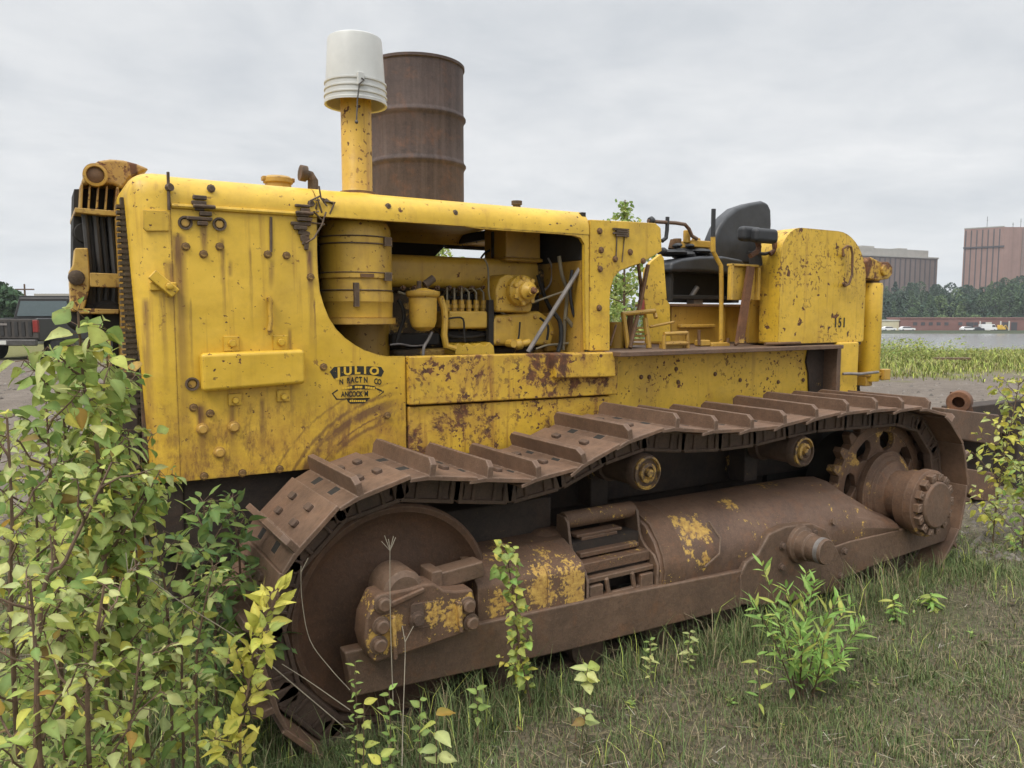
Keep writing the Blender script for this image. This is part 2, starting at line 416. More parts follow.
# padded box on the panel with brackets and bent handle
pp = [sz(x, y, T0 - .05) for x, y in c4([(297, 335), (606, 323), (608, 425), (303, 450)])]
b = MB(); b.prism(pp, T0 - .055, T0 - .001); b.obj('cover_box', M['hood'], side, .018, seg=3)
for (x, y) in c4([(388, 308), (532, 305)]):
    b = MB(); q = at(x, y, t=T0); b.box((-.032, -.012, -.03), (.032, -.001, .035), Matrix.Translation(q))
    b.lathe([(.016, 0), (.016, .02)], q + Vector((0, -.011, .005)), (0, -1, 0), 8); b.obj('bracket', M['hood'], side, .003)
for (x, y) in c4([(540, 462), (398, 473)]):
    b = MB(); q = at(x, y, t=T0); b.box((-.028, -.010, -.022), (.028, -.001, .03), Matrix.Translation(q)); b.lathe([(.014, 0), (.014, .018)], q + Vector((0, -.009, 0)), (0, -1, 0), 8); b.obj('bracket', M['hood'], side, .003)
b = MB(); b.tube([at(x, y, t=T0 - .02) for x, y in c4([(497, 168), (503, 178), (502, 205), (505, 240), (500, 268)])], .010, 8)
for (x, y) in c4([(499, 175), (502, 268)]): b.cyl(at(x, y, t=T0 - .02), at(x, y, t=T0), .011)
b.obj('handle', M['ypipe'], side)
# dark vertical seam rod and bead under the hood shoulder
b = MB(); b.tube([at(x, y, t=T0 - .008) for x, y in ((168, 172), (168.5, 190), (169, 210))], .006); b.obj('seam_strip', M['soot'], dozer)
b = MB(); b.tube([at(271, 217, t=T0 - .004), at(271, 252, t=T0 - .004)], .006); b.obj('seam_strip', M['soot'], dozer)
b = MB(); b.tube([at(168, 188, t=T0 - .002), at(171, 187, t=T0 - .018)], .016); b.obj('hood_stop', M['soot'], dozer)

# hood top: one rounded sheet from nose to cowl
prof = [(T0, 2.137)] + [(T0 + .0, 2.165)] + [(T0 + .11 - .11 * math.cos(a), 2.165 + .105 * math.sin(a)) for a in [R(x) for x in (15, 30, 45, 60, 75, 90)]] + [(3.9, 2.288), (4.15, 2.292), (4.4, 2.288)]
prof += [(T1 - .11 + .11 * math.sin(a), 2.165 + .105 * math.cos(a)) for a in [R(x) for x in (0, 15, 30, 45, 60, 75, 90)]] + [(T1, 2.137)]
inner = [(y + (.012 if y < 4.15 else -.012), z - .012) for y, z in reversed(prof)]
inner[0] = (T1 - .012, 2.137); inner[-1] = (T0 + .012, 2.137)
b = MB(); b.prism(prof + inner, .488, 1.085, 'x'); hood1 = b.obj('hood_top', M['hood'], dozer, smooth=50)
prof2 = [p for p in prof if not (p[0] > 4.8 and p[1] < 2.19)] ; inner2 = [(y + (.012 if y < 4.15 else -.012), z - .012) for y, z in reversed(prof2)]; inner2[-1] = (T0 + .012, 2.137)
b = MB(); b.prism(prof2 + inner2, 1.089, 2.60, 'x'); hood2 = b.obj('hood_top', M['hood'], dozer, smooth=50)
b = MB(); b.tube([(.49, T0 - .004, 2.138), (1.083, T0 - .004, 2.140)], .011); b.obj('hood_bead', M['hood'], hood1)
# lower lip of hood above engine opening, rounded corner at the rear
lip = [(1.09, 2.136)] + [sz(x, y, T0 + .002) for x, y in ((330, 215), (390, 217), (483, 229), (560, 234), (574, 235.5), (581, 238), (584.5, 244), (585, 300), (586, 350), (589, 350))] + [(2.60, 2.136)]
b = MB(); b.prism(lip, T0 + .002, T0 + .026); b.obj('opening_lip', M['hood'], hood2)
# hinges: sooty clumps of plates with a pin
def hinge(px, py, w, h, drop):
    m = MB(); q = at(px, py, t=T0)
    for k in range(6):
        zz = q.z - h * (k + .5) / 6; ww = w * rnd.uniform(.35, 1.05); xo = rnd.uniform(-.22, .22) * w
        m.box((q.x + xo - ww / 2, T0 - rnd.uniform(.010, .024), zz - h * rnd.uniform(.05, .085)), (q.x + xo + ww / 2, T0 - .001, zz + h * rnd.uniform(.05, .11)))
    for k in range(3):
        xx = q.x + w * (k - 1) * .32; m.box((xx - w * .13, T0 - .028, q.z - h * .42), (xx + w * .13, T0 - .002, q.z - h * .30))
    m.cyl((q.x - w * .46, T0 - .022, q.z - h * .36), (q.x + w * .46, T0 - .022, q.z - h * .36), .008)
    if drop:
        for k in range(4):
            m.box((-.026 + .004 * k, -.012, -.013), (.024 - .006 * k, 0, .013), Matrix.Translation((q.x + .004 * k, T0 - .001, q.z - h - .012 - .020 * k)) @ Matrix.Rotation(R(rnd.uniform(-25, 25)), 4, 'Y'))
    m.obj('hinge', M['soot'], hood1, .004)
hinge(203, 196, .095, .125, False); hinge(303, 204, .085, .115, True)
b = MB(); q = at(322, 205, t=T0 + .005)
for k in range(7):
    a = q + Vector((rnd.uniform(-.03, .04), rnd.uniform(-.02, .02), rnd.uniform(-.05, .03))); b.tube([a, a + Vector((rnd.uniform(-.05, .05), -.01, rnd.uniform(-.05, .05))), a + Vector((rnd.uniform(-.07, .07), 0, rnd.uniform(-.06, .03)))], .0045)
b.tube([at(x, y, t=T0 - .02) for x, y in ((326, 212), (322, 225), (314, 238), (306, 243))], .004)
b.obj('wire_tangle', M['soot'], hood1)
# specks of bolts along the hood shoulder
place_bolts(hood2, [(388, 206.5), (455, 213), (549, 226), (570, 227)], T0 + .012, .012, M['soot'])
place_bolts(hood1, [(211, 188.5), (311, 204)], T0 + .006, .013, M['soot'])
# radiator filler cap and breather elbow on the hood
q = at(278, 180, t=3.72); b = MB(); b.lathe([(.06, -.03), (.06, .035), (.068, .036), (.068, .058), (.055, .068), (.02, .072)], (q.x, 3.72, 2.28), (0, 0, 1), 18); b.box((q.x - .075, 3.70, 2.325), (q.x + .075, 3.74, 2.345))
b.obj('filler_cap', M['ydirty'], hood1, .004)
q = at(313, 183, t=3.55); b = MB(); b.tube([(q.x, 3.55, 2.26), (q.x, 3.55, 2.315), (q.x - .012, 3.55, 2.335), (q.x - .05, 3.55, 2.343)], .024, 12); b.lathe([(.036, 0), (.036, .03)], (q.x - .03, 3.55, 2.343), (-1, 0, 0.1), 14); b.obj('breather', M['soot'], hood1)
b = MB(); b.tube([at(x, y, t=T0 - .01) for x, y in ((319, 186), (321, 198), (327, 206))], .004); b.obj('breather_wire', M['soot'], hood1)
b = MB(); b.lathe([(.022, 0), (.022, .03), (.03, .03), (.03, .05)], (2.27, 3.62, 2.27), (0, 0, 1), 12); b.obj('cap', M['soot'], hood2)
# intake stack carrying the bucket
ST = (1.385, 3.69)
b = MB(); b.lathe([(.098, 0), (.098, .015), (.083, .03), (.074, .045), (.074, .5), (.078, .5), (.078, .56)], (ST[0], ST[1], 2.265), (0, 0, 1), 26); b.obj('intake_stack', M['ypipe'], dozer)
b = MB(); b.lathe([(.088, 0), (.088, .02)], (ST[0], ST[1], 2.282), (0, 0, 1), 26); b.obj('stack_collar', M['bolt'], dozer)

# lower side panels under the engine
b = MB(); b.prism([(1.509, 1.268), (2.735, 1.252), (2.79, 1.252), (2.79, 1.495), (1.509, 1.503)], T0 - .03, T0 + .03)
lowp = b.obj('lower_panel', M['yrust'], dozer, .008)
b = MB(); pb = [sz(x, y, T0 - .07) for x, y in ((554, 354), (615, 352), (616, 377), (556, 378.5))]; b.prism(pb, T0 - .075, T0 - .02); b.obj('step_box', M['yrust'], lowp, .010)
b = MB(); b.prism([(1.512, 1.0), (2.75, 1.0), (2.75, 1.244), (1.512, 1.258)], T0 - .012, T0 + .03); b.obj('sill_panel', M['yrust'], dozer, .006)
# engine deck, frame and belly
b = MB(); b.box((.5, T0 + .05, .62), (4.75, T1 - .05, 1.22)); b.box((.45, T0 + .12, .45), (4.6, T1 - .12, .64)); b.box((.75, T0 + .05, 1.2), (2.9, T1 - .05, 1.30))
b.obj('main_frame', M['chassis'], dozer, .01)
b = MB(); b.box((1.2, 3.25, .80), (1.42, T0 + .1, .92)); b.box((1.55, 3.1, .62), (2.15, 3.5, .80)); b.obj('cross_member', M['chassis'], dozer, .01)

# ---- engine bay
b = MB()  # far hood side around the see-through gap; black paints grime and inner shade
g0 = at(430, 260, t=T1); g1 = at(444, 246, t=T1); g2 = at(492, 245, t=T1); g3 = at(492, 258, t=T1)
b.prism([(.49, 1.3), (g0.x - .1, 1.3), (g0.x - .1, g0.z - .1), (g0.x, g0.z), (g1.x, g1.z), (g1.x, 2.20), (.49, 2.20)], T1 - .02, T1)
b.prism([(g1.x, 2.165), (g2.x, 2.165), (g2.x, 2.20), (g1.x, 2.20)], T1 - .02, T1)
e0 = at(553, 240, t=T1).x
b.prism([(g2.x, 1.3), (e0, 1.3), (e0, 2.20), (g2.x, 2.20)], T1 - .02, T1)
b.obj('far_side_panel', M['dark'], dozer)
b = MB(); b.box((2.572, T0 + .03, 1.28), (2.598, T1 - .02, 2.0)); b.obj('firewall', M['ydirty'], dozer)
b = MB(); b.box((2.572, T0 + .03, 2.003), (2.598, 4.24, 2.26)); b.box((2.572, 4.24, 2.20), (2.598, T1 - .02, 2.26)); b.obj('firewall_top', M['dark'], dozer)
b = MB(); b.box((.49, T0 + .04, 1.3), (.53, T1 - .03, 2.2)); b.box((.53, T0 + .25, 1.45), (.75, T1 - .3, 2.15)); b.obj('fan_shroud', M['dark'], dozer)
# air cleaner
p0 = at(357, 322, t=3.62); ac = (p0.x, 3.62); zb = at(357, 320, t=3.50).z; zt = 2.16
k = (zt - zb); ra = .178
b = MB(); b.lathe([(ra * .9, 0), (ra * .97, .012), (ra * .98, .17 * k), (ra, .18 * k), (ra, .27 * k), (ra * .97, .28 * k), (ra * .97, .40 * k), (ra * 1.015, .41 * k), (ra * 1.015, .45 * k), (ra * .97, .46 * k), (ra * .97, .74 * k), (ra * .99, .75 * k), (ra * .99, .80 * k), (ra * .96, .81 * k), (ra * .94, .90 * k), (ra * .86, .96 * k), (ra * .66, k)], (ac[0], ac[1], zb), (0, 0, 1), 36)
acl = b.obj('air_cleaner', M['engine'], dozer)
b = MB()
for f in (.285, .455, .735, .805): b.lathe([(ra * .99, 0), (ra * 1.012, .003), (ra * .99, .006)], (ac[0], ac[1], zb + f * k), (0, 0, 1), 36)
for f in (.43, .77):
    b.box((ac[0] + .08, ac[1] - ra * .98, zb + f * k - .022), (ac[0] + .115, ac[1] - ra * .84, zb + f * k + .018))
b.box((ac[0] - .075, ac[1] - ra * 1.0, zb + .13 * k), (ac[0] - .052, ac[1] - ra * .86, zb + .36 * k))
b.obj('clamp_band', M['soot'], acl)
b = MB(); b.box((ac[0] - .045, ac[1] - ra * 1.035, zb + .412 * k), (ac[0] + .02, ac[1] - ra * .98, zb + .448 * k)); b.obj('data_plate', M['bolt'], acl)
b = MB(); b.lathe([(ra * 1.06, 0), (ra * 1.06, .03)], (ac[0], ac[1], zb - .02), (0, 0, 1), 30); b.lathe([(ra * .8, -.30), (ra * .8, .0)], (ac[0] + .1, ac[1] + .2, zb - .02), (0, 0, 1), 24); b.obj('cleaner_bracket', M['ydirty'], dozer)
# manifold duct, riser, block
def ebox(name, x0, y0, x1, y1, t0, t1, mat, bev=.01, parent=None, ext=None):
    a = at(x0, y1, t=t0); c = at(x1, y0, t=t0); m = MB(); m.box((a.x, t0, a.z), (c.x, t1, c.z)); 
    return m.obj(name, mat, parent or dozer, bev)
TE = 3.75
a = at(385, 280, t=TE); c = at(538, 288, t=TE)
b = MB(); pr = roundpoly([(TE, 1.80), (TE + .26, 1.80), (TE + .26, 2.02), (TE, 2.02)], .075)
zc0 = at(450, 256, t=TE).z; zc1 = at(450, 288, t=TE).z
pr = roundpoly([(TE, zc1), (TE + .26, zc1), (TE + .26, zc0), (TE, zc0)], .05)
b.prism(pr, a.x - .15, c.x, 'x'); b.obj('exhaust_manifold', M['engine'], dozer, smooth=60)
a = at(506, 259, t=TE - .03); c = at(541, 225, t=TE - .03); b = MB(); b.box((a.x, TE - .03, a.z), (c.x, TE + .22, 2.25)); b.box((a.x - .01, TE - .045, a.z - .012), (c.x + .01, TE + .23, a.z + .012)); b.obj('riser_duct', M['ydirty'], dozer, .012)
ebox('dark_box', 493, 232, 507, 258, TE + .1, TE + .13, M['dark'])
b = MB(); a = at(400, 350, t=3.85); c = at(560, 300, t=3.85)
b.box((a.x - .2, 3.85, 1.25), (c.x, 4.45, zc1 + .06)); b.box((a.x - .1, 3.8, zc1 - .02), (c.x - .1, 4.4, zc0 - .05)); b.obj('engine_block', M['egrime'], dozer, .02)
b = MB()
for kx in range(6): b.box((1.75 + kx * .15, 4.1, 1.75), (1.86 + kx * .15, 4.35, 1.96))
b.obj('cylinder_head', M['egrime'], dozer, .015)
# fuel filter
q = at(423, 310, t=3.55); zt_ = at(423, 288, t=3.55).z; zb_ = at(423, 331, t=3.55).z
b = MB(); hh = zt_ - zb_
b.lathe([(.03, 0), (.058, .02), (.068, .05), (.072, hh * .78), (.080, hh * .80), (.086, hh * .84), (.086, hh * .92), (.05, hh * .95), (.018, hh)], (q.x, 3.55, zb_), (0, 0, 1), 24); ff = b.obj('fuel_filter', M['engine'], dozer)
b = MB(); b.cyl((q.x - .02, 3.55, zt_ - .01), (q.x - .02, 3.55, zt_ + .035), .012); b.cyl((q.x + .01, 3.55, zt_ + .015), (q.x + .06, 3.55, zt_ + .05), .020); b.box((q.x - .06, 3.53, zt_ - .02), (q.x + .06, 3.57, zt_ - .008)); b.obj('filter_valve', M['soot'], ff)
b = MB(); b.tube([at(x, y, t=3.54) for x, y in ((440, 297), (444, 308), (445, 320), (444, 335), (446, 346), (455, 349))], .018, 10); b.obj('fuel_pipe', M['engine'], dozer)
# injection pump and its lines
ip = ebox('injection_pump', 449, 311, 488, 329, 3.62, 3.80, M['engine'], .012)
b = MB()
for i in range(6):
    x = 447 + i * 7.3; 
    q0 = at(x, 311, t=3.68); q1 = at(x, 300, t=3.68)
    b.cyl(q0, (q0.x, q0.y, q1.z), .014, seg=8); b.cyl((q0.x, q0.y, q0.z + .015), (q0.x, q0.y, q0.z + .035), .019, seg=6)
b.obj('pump_fitting', M['engine'], ip)
b = MB()
for i in range(6):
    x = 447 + i * 7.3; q1 = at(x, 300, t=3.68); d = .028 if i < 3 else -.028
    b.tube([q1, q1 + Vector((0, 0, .04)), q1 + Vector((d * .4, .02, .062)), q1 + Vector((d, .06, .055)), q1 + Vector((d * 1.4, .12, .03))], .006, 6)
b.obj('fuel_line', M['hose'], ip)
ebox('pump_rail', 446, 294, 488, 299, 3.82, 3.85, M['dark'], 0)
# governor / starter housing with round hub
b = MB(); pl = [sz(x, y, 3.58) for x, y in ((497, 312), (496, 290), (500, 278), (507, 274), (522, 276), (531, 284), (533, 306), (531, 313))]
b.prism(pl, 3.58, 3.85); gov = b.obj('governor', M['engine'], dozer, .014)
q = at(521, 291, t=3.56)
b = MB(); b.lathe([(.085, -.03), (.085, .02), (.075, .03), (.066, .05), (.05, .055), (.05, .08), (.035, .09), (.022, .11)], q, (0, -1, 0), 20)
for k in range(7): 
    an = k * 2 * PI / 7; b.lathe([(.013, 0), (.013, .025)], q + Vector((.068 * math.cos(an), -.03, .068 * math.sin(an))), (0, -1, 0), 6)
b.obj('hub', M['engine'], gov)
b = MB(); b.lathe([(.02, 0), (.012, .02)], q + Vector((.01, -.11, .0)), (0, -1, 0), 10); b.obj('red_plug', M['orange'], gov)
b = MB(); pl = [sz(x, y, 3.60) for x, y in ((494, 346), (494, 322), (497, 315), (540, 311), (550, 318), (556, 330), (552, 346))]
b.prism(pl, 3.60, 3.9); fly = b.obj('gear_housing', M['engine'], dozer, .02)
place_bolts(fly, [(499, 320), (510, 319), (535, 317), (552, 333), (545, 342), (498, 341), (520, 342)], 3.60, .010, M['ybolt'])
b = MB(); pl = [sz(x, y, 3.66) for x, y in ((546, 352), (548, 312), (556, 316), (566, 330), (569, 352))]; b.prism(pl, 3.66, 3.95); b.obj('bell_housing', M['ydirty'], dozer, .015)
pl = [sz(x, y, 3.58) for x, y in ((455, 355), (455, 345), (459, 343), (463, 346), (468, 343), (474, 346), (480, 343), (485, 346), (490, 342), (494, 346), (495, 355))]
b = MB(); b.prism(pl, 3.58, 3.72); b.obj('oil_cooler', M['hood'], dozer, .005)
ebox('lower_block', 395, 345, 570, 360, 3.70, 4.2, M['egrime'], .02)
ebox('pocket_shade', 392, 333, 440, 346, 3.69, 3.8, M['dark'], .01)  # solid black box painting the shade of a hollow
b = MB(); qq = at(516, 345, t=3.57); b.lathe([(.03, 0), (.03, .03), (.02, .04), (.02, .08)], qq, (1, -.4, .2), 12); b.lathe([(.022, 0), (.022, .06)], qq + Vector((-.05, 0, .01)), (0, -1, 0), 10); b.obj('fuel_cock', M['engine'], dozer)
# loose rod, hoses, wires
ebox('gap_shade', 489, 300, 494, 345, 3.61, 3.64, M['dark'], 0)  # thin black plates paint the shade between engine parts
ebox('gap_shade', 446, 331, 493, 342, 3.68, 3.70, M['dark'], 0)
b = MB(); b.tube([at(582, 265, t=3.46), at(560, 300, t=3.47), at(528, 352, t=3.50)], .013); b.obj('grey_rod', M['steel'], dozer)
b = MB(); b.tube([at(594 - 1, 279, t=3.5), at(565, 291, t=3.52), at(531, 303, t=3.56)], .006, 6); b.obj('thin_rod', M['hose'], dozer)
def hose(pts, t, r, mat='hose', nm='hose'):
    m = MB(); P = [at(x, y, t=t) for x, y in pts]; Q = []
    for i in range(len(P) - 1):
        p0 = P[max(0, i-1)]; p1 = P[i]; p2 = P[i+1]; p3 = P[min(len(P)-1, i+2)]
        for u in (0, .25, .5, .75):
            Q.append(.5 * ((2*p1) + (p2-p0)*u + (2*p0-5*p1+4*p2-p3)*u*u + (3*p1-p0-3*p2+p3)*u**3))
    Q.append(P[-1]); m.tube(Q, r, 8); return m.obj(nm, M[mat], dozer)
hose([(559, 256), (562, 275), (567, 292), (565, 320), (563, 350)], 3.56, .011)
hose([(566, 318), (574, 328), (582, 342), (585, 352)], 3.52, .013)
hose([(553, 312), (560, 322), (561, 340), (558, 352)], 3.54, .013, 'rubber')
hose([(484, 258), (488, 268), (489, 295), (494, 306), (502, 313), (512, 316)], 3.62, .005, 'hose', 'pipe')
hose([(446, 320), (452, 318), (463, 319), (464, 335), (465, 342)], 3.60, .005, 'dark', 'pipe')
hose([(432, 332), (428, 340), (424, 347), (423, 356)], 3.55, .008, 'steel')
hose([(520, 322), (519, 335), (517, 344)], 3.58, .005, 'dark', 'pipe')
hose([(538, 275), (541, 285), (546, 300), (552, 312)], 3.7, .012, 'dark')
hose([(541, 282), (548, 292), (553, 286), (556, 262)], 3.8, .01, 'dark')
hose([(390, 345), (400, 344), (412, 346), (426, 345)], 3.6, .005, 'steel', 'pipe')
hose([(536, 349), (548, 345), (562, 344), (575, 342)], 3.55, .006, 'hose', 'pipe')
hose([(398, 300), (402, 306), (404, 318), (400, 330), (396, 345)], 3.62, .010, 'dark')
hose([(446, 330), (450, 336), (470, 337), (490, 334), (496, 340)], 3.66, .008, 'dark', 'pipe')
hose([(548, 258), (552, 268), (550, 284), (540, 294)], 3.72, .006, 'steel', 'pipe')
hose([(572, 270), (570, 290), (573, 312), (580, 330), (579, 350)], 3.50, .009, 'rubber')
hose([(398, 292), (412, 296), (430, 296)], 3.66, .007, 'hose', 'pipe')
hose([(540, 318), (548, 326), (547, 340)], 3.56, .007, 'dark', 'pipe')
for k_ in range(9):
    b = MB(); q = at(402 + k_ * 11.5, 288.5, t=3.74); b.lathe([(.014, 0), (.014, .016), (.008, .018), (.008, .03)], q, (0, -1, .2), 8); b.obj('manifold_stud', M['bolt'], dozer)
hose([(481, 258), (485, 253), (490, 250), (493, 247)], 3.9, .006, 'dark', 'wire')

# ---- cowl behind the engine
cow = [sz(x, y, T0) for x, y in ((590.5, 219.5), (600, 220), (640, 222), (656, 223.2), (661, 228), (662, 251), (652, 257), (641, 263.5), (630, 267), (620, 271), (614, 278), (611, 288), (610, 300), (610, 351), (589.5, 351))]
b = MB(); b.prism(cow, T0, T0 + .03); cowl = b.obj('cowl', M['beam'], dozer, .005)
b = MB(); x0 = cow[0][0]; x1 = cow[4][0]
b.box((x0 + .01, T0 + .03, 2.195), (x1 - .01, T1 - .03, 2.218)); b.box((x0, T1 - .03, 2.19), (x1, T1, 2.218)); b.box((x0, T1 - .03, 1.45), (x0 + .12, T1, 1.9)); b.obj('cowl_top', M['beam'], cowl, .006)
place_bolts(cowl, [(599.5, 231), (600, 269), (599, 308), (615, 259), (630, 252), (643, 261), (601, 250)], T0, .014, M['bolt'])
b = MB(); q = at(620, 228, t=T0)
for k in range(4): b.box((q.x - .055 + .02 * (k % 2), T0 - .016, q.z - .012 - k * .012), (q.x + .055, T0 - .001, q.z - .003 - k * .012))
b.tube([at(617, 232, t=T0 - .004), at(616, 258, t=T0 - .004)], .004); b.tube([at(625, 232, t=T0 - .004), at(622, 262, t=T0 - .004)], .003)
b.obj('hinge', M['soot'], cowl)
# operator side plate
ps = [sz(x, y, 3.74) for x, y in ((646, 270), (651, 262), (661, 254), (664, 258), (667, 300), (670, 304), (671, 342), (650, 342), (647, 320), (644, 295))]
b = MB(); b.prism(ps, 3.74, 3.77); b.obj('side_plate', M['beam'], dozer, .004)
b = MB()
b.tube([at(638, 262, t=3.6), at(641, 285, t=3.6), at(640, 310, t=3.6)], .011); b.tube([at(648, 265, t=3.58), at(641, 300, t=3.56), at(630, 348, t=3.5)], .013)
b.tube([at(631, 312, t=3.62), at(627, 350, t=3.62)], .02); b.tube([at(610, 346, t=3.5), at(616, 325, t=3.52)], .007)
b.obj('control_rod', M['bolt'], dozer)
b = MB(); b.box((0, 0, 0), (.035, .02, .09), Matrix.Translation(at(640, 315, t=3.55))); b.obj('red_tag', m_plain('faded_red', (.35, .07, .05), .7), dozer)
# pedals and small frames on the deck
b = MB()
for (xa, ya, xb, yb, w) in ((623, 313, 628, 348, .015), (645, 318, 649, 348, .017), (622, 314, 655, 311, .014), (654, 310, 656, 318, .012), (650, 327, 674, 322, .008)):
    b.tube([at(xa, ya, t=3.55), at(xb, yb, t=3.52)], w, 8)
for k in range(5): 
    p = at(640, 328 + k * 4, t=3.66); b.box((p.x - .06, p.y, p.z - .006), (p.x + .04, p.y + .12, p.z + .006))
b.obj('pedal_frame', M['ydirty'], dozer)
b = MB(); 
for (xa, ya, xb, yb) in ((664, 335, 664, 350), (687, 332, 688, 350), (664, 334, 687, 333), (664, 344, 688, 343)): b.tube([at(xa, ya, t=3.42), at(xb, yb, t=3.42)], .012)
a = at(666, 349, t=3.44); c = at(686, 341, t=3.44); b.box((a.x, 3.44, a.z), (c.x, 3.50, c.z)); b.obj('foot_pedal', M['ydirty'], dozer)
b = MB()
for px in (615, 622): 
    a = at(px, 348, t=3.7); b.cyl((a.x, 3.7, 1.48), (a.x, 3.7, at(px, 322, t=3.7).z), .06, seg=14)
b.obj('deck_canister', M['ydirty'], dozer)

# deck and side beam
b = MB(); b.box((2.715, 3.26, 1.472), (4.67, 4.9, 1.498)); b.obj('deck_plate', M['frame'], dozer, .004)
b = MB(); b.prism([(2.76, 1.10), (4.30, 1.10), (4.52, 1.10), (4.60, 1.14), (4.64, 1.20), (4.64, 1.466), (2.76, 1.466)], 3.42, 3.46); beam = b.obj('side_beam', M['beam'], dozer, .005)
place_bolts(beam, [(641, 377), (649, 377), (678, 382), (676, 369), (715, 374), (740, 380), (778, 382), (803, 380)], 3.42, .011, M['bolt'])
a = at(806, 355, t=3.41).x
b = MB(); b.prism([(a + .05, 1.12), (4.66, 1.12), (4.66, 1.468), (a + .02, 1.468), (a, 1.38), (a + .03, 1.3)], 3.405, 3.418); b.obj('mud_plate', M['chassis'], dozer)
b = MB(); b.box((4.66, 3.30, 1.10), (4.70, 3.5, 1.47)); b.obj('end_plate', M['frame'], dozer)
b = MB(); b.box((4.70, 3.32, 1.08), (4.93, 3.75, 1.512)); b.obj('tank_post', M['hood'], dozer, .012)

# ---- fuel tank
tx0, tx1, tz0, tz1 = at(777, 300, t=3.36).x, at(862.5, 300, t=3.36).x, 1.512, 2.268
b = MB(); pr = roundpoly([(tx0, tz0), (tx1, tz0), (tx1, tz1), (tx0, tz1)], [.02, .02, .33, .20], 10)
b.prism(pr, 3.34, 4.02)
es = [e for e in b.bm.edges if abs(e.verts[0].co.y - 3.34) < .001 and abs(e.verts[1].co.y - 3.34) < .001]
bmesh.ops.bevel(b.bm, geom=[e for e in es if max(e.verts[0].co.z, e.verts[1].co.z) > tz0 + .03], offset=.078, segments=7, affect='EDGES', clamp_overlap=True)
bmesh.ops.bisect_plane(b.bm, geom=b.bm.verts[:] + b.bm.edges[:] + b.bm.faces[:], plane_co=(tx0, 3.50, 0), plane_no=Vector((-1, 1.17, 0)).normalized(), clear_outer=True)
bmesh.ops.holes_fill(b.bm, edges=[e for e in b.bm.edges if e.is_boundary], sides=0)
bmesh.ops.recalc_face_normals(b.bm, faces=b.bm.faces[:])
tank = b.obj('fuel_tank', M['tank'], dozer, smooth=50)
def dec(px, py): return at(px, py, t=3.338)
hp = [at(x, y, t=3.30) for x, y in ((843.5, 256), (843, 249), (847, 246), (851, 247), (852.5, 254), (852, 275), (849, 284), (845, 286), (843, 283))]
b = MB(); b.tube(hp, .0085, 8)
for x, y in ((843.5, 255), (844.5, 285)): b.cyl(at(x, y, t=3.30), at(x, y, t=3.345), .012)
b.obj('handle', M['bolt'], tank)
def lettering(name, mat, parent, glyphs, y):
    """glyphs: (text, x, z, size, stretch, boldness) laid flat on the plane y, facing the viewer's side; one mesh"""
    out = bmesh.new()
    for body, x, z, size, sx, off in glyphs:
        cu = bpy.data.curves.new('glyph', 'FONT'); cu.body = body; cu.size = size; cu.align_x = 'CENTER'; cu.align_y = 'CENTER'; cu.offset = off; cu.extrude = .0003
        o = bpy.data.objects.new('glyph', cu); col.objects.link(o)
        me = bpy.data.meshes.new_from_object(o.evaluated_get(bpy.context.evaluated_depsgraph_get()))
        n0 = len(out.verts); out.from_mesh(me); out.verts.ensure_lookup_table()
        for v in out.verts[n0:]: v.co = Vector((x + v.co.x * sx, y - v.co.z, z + v.co.y))
        bpy.data.objects.remove(o); bpy.data.curves.remove(cu); bpy.data.meshes.remove(me)
    m = MB(); m.bm.free(); m.bm = out
    return m.obj(name, mat, parent)
def m_decal(name, c, hole=.5, under=(.60, .36, .03)):
    m, nt, b = newmat(name); v = coords(nt, kind='Object')
    n = noi(nt, v, 60, 5, .7)
    setc(nt, b, mixc(nt, mr(nt, n, hole, hole + .04), c, under)); b.inputs['Roughness'].default_value = .6
    return m
M['ink'] = m_decal('worn_black_ink', (.018, .017, .012), .61); M['inky'] = m_decal('yellow_letter', (.64, .40, .035), .72, (.03, .025, .015))
q = at(840.5, 323, t=3.336); lettering('number', M['ink'], tank, [('1', q.x - .052, q.z, .092, .95, .002), ('5', q.x - .005, q.z, .092, .85, .002), ('1', q.x + .042, q.z, .092, .95, .002)], 3.3365)
b = MB(); b.box((tx0 + .1, 3.36, 1.49), (tx1, 3.9, 1.5105)); b.obj('tank_sill', M['soot'], dozer)
# rear lift cylinder behind the tank
q = at(872.5, 330, t=3.42); zt2 = at(872, 283, t=3.42).z; zb2 = at(872, 381, t=3.42).z
b = MB(); b.lathe([(.072, 0), (.077, .01), (.077, zt2 - zb2 - .02), (.07, zt2 - zb2)], (q.x, 3.44, zb2), (0, 0, 1), 26); cyl = b.obj('lift_cylinder', M['hood'], dozer)
b = MB(); b.lathe([(.05, 0), (.05, .05)], (q.x, 3.44, zt2), (0, 0, 1), 16); b.obj('cylinder_neck', M['soot'], cyl)
pl = [sz(x, y, 3.42) for x, y in ((861, 262), (866, 257), (876, 262), (884, 262), (888, 267), (888, 274), (884, 279), (874, 281), (862, 279))]
b = MB(); b.prism(pl, 3.38, 3.54); q2 = at(884, 270, t=3.38); b.cyl(q2 + Vector((0, -.02, 0)), q2 + Vector((0, .2, 0)), .045); b.obj('cylinder_bracket', M['yrust'], cyl, .012)
b = MB(); q3 = at(872, 372, t=3.42); b.box((q3.x - .10, 3.38, q3.z - .03), (q3.x + .16, 3.55, q3.z)); b.box((q3.x + .06, 3.36, q3.z - .06), (q3.x + .14, 3.42, q3.z + .02)); b.box((q3.x - .1, 3.40, q3.z - .10), (q3.x - .02, 3.5, q3.z - .03)); b.obj('cylinder_foot', M['ydirty'], cyl, .006)
b = MB(); b.tube([at(843, 374, t=3.30), at(848, 373.5, t=3.29), at(860, 374, t=3.30), at(878, 372, t=3.33)], .010); b.obj('grease_pipe', M['steel'], dozer)
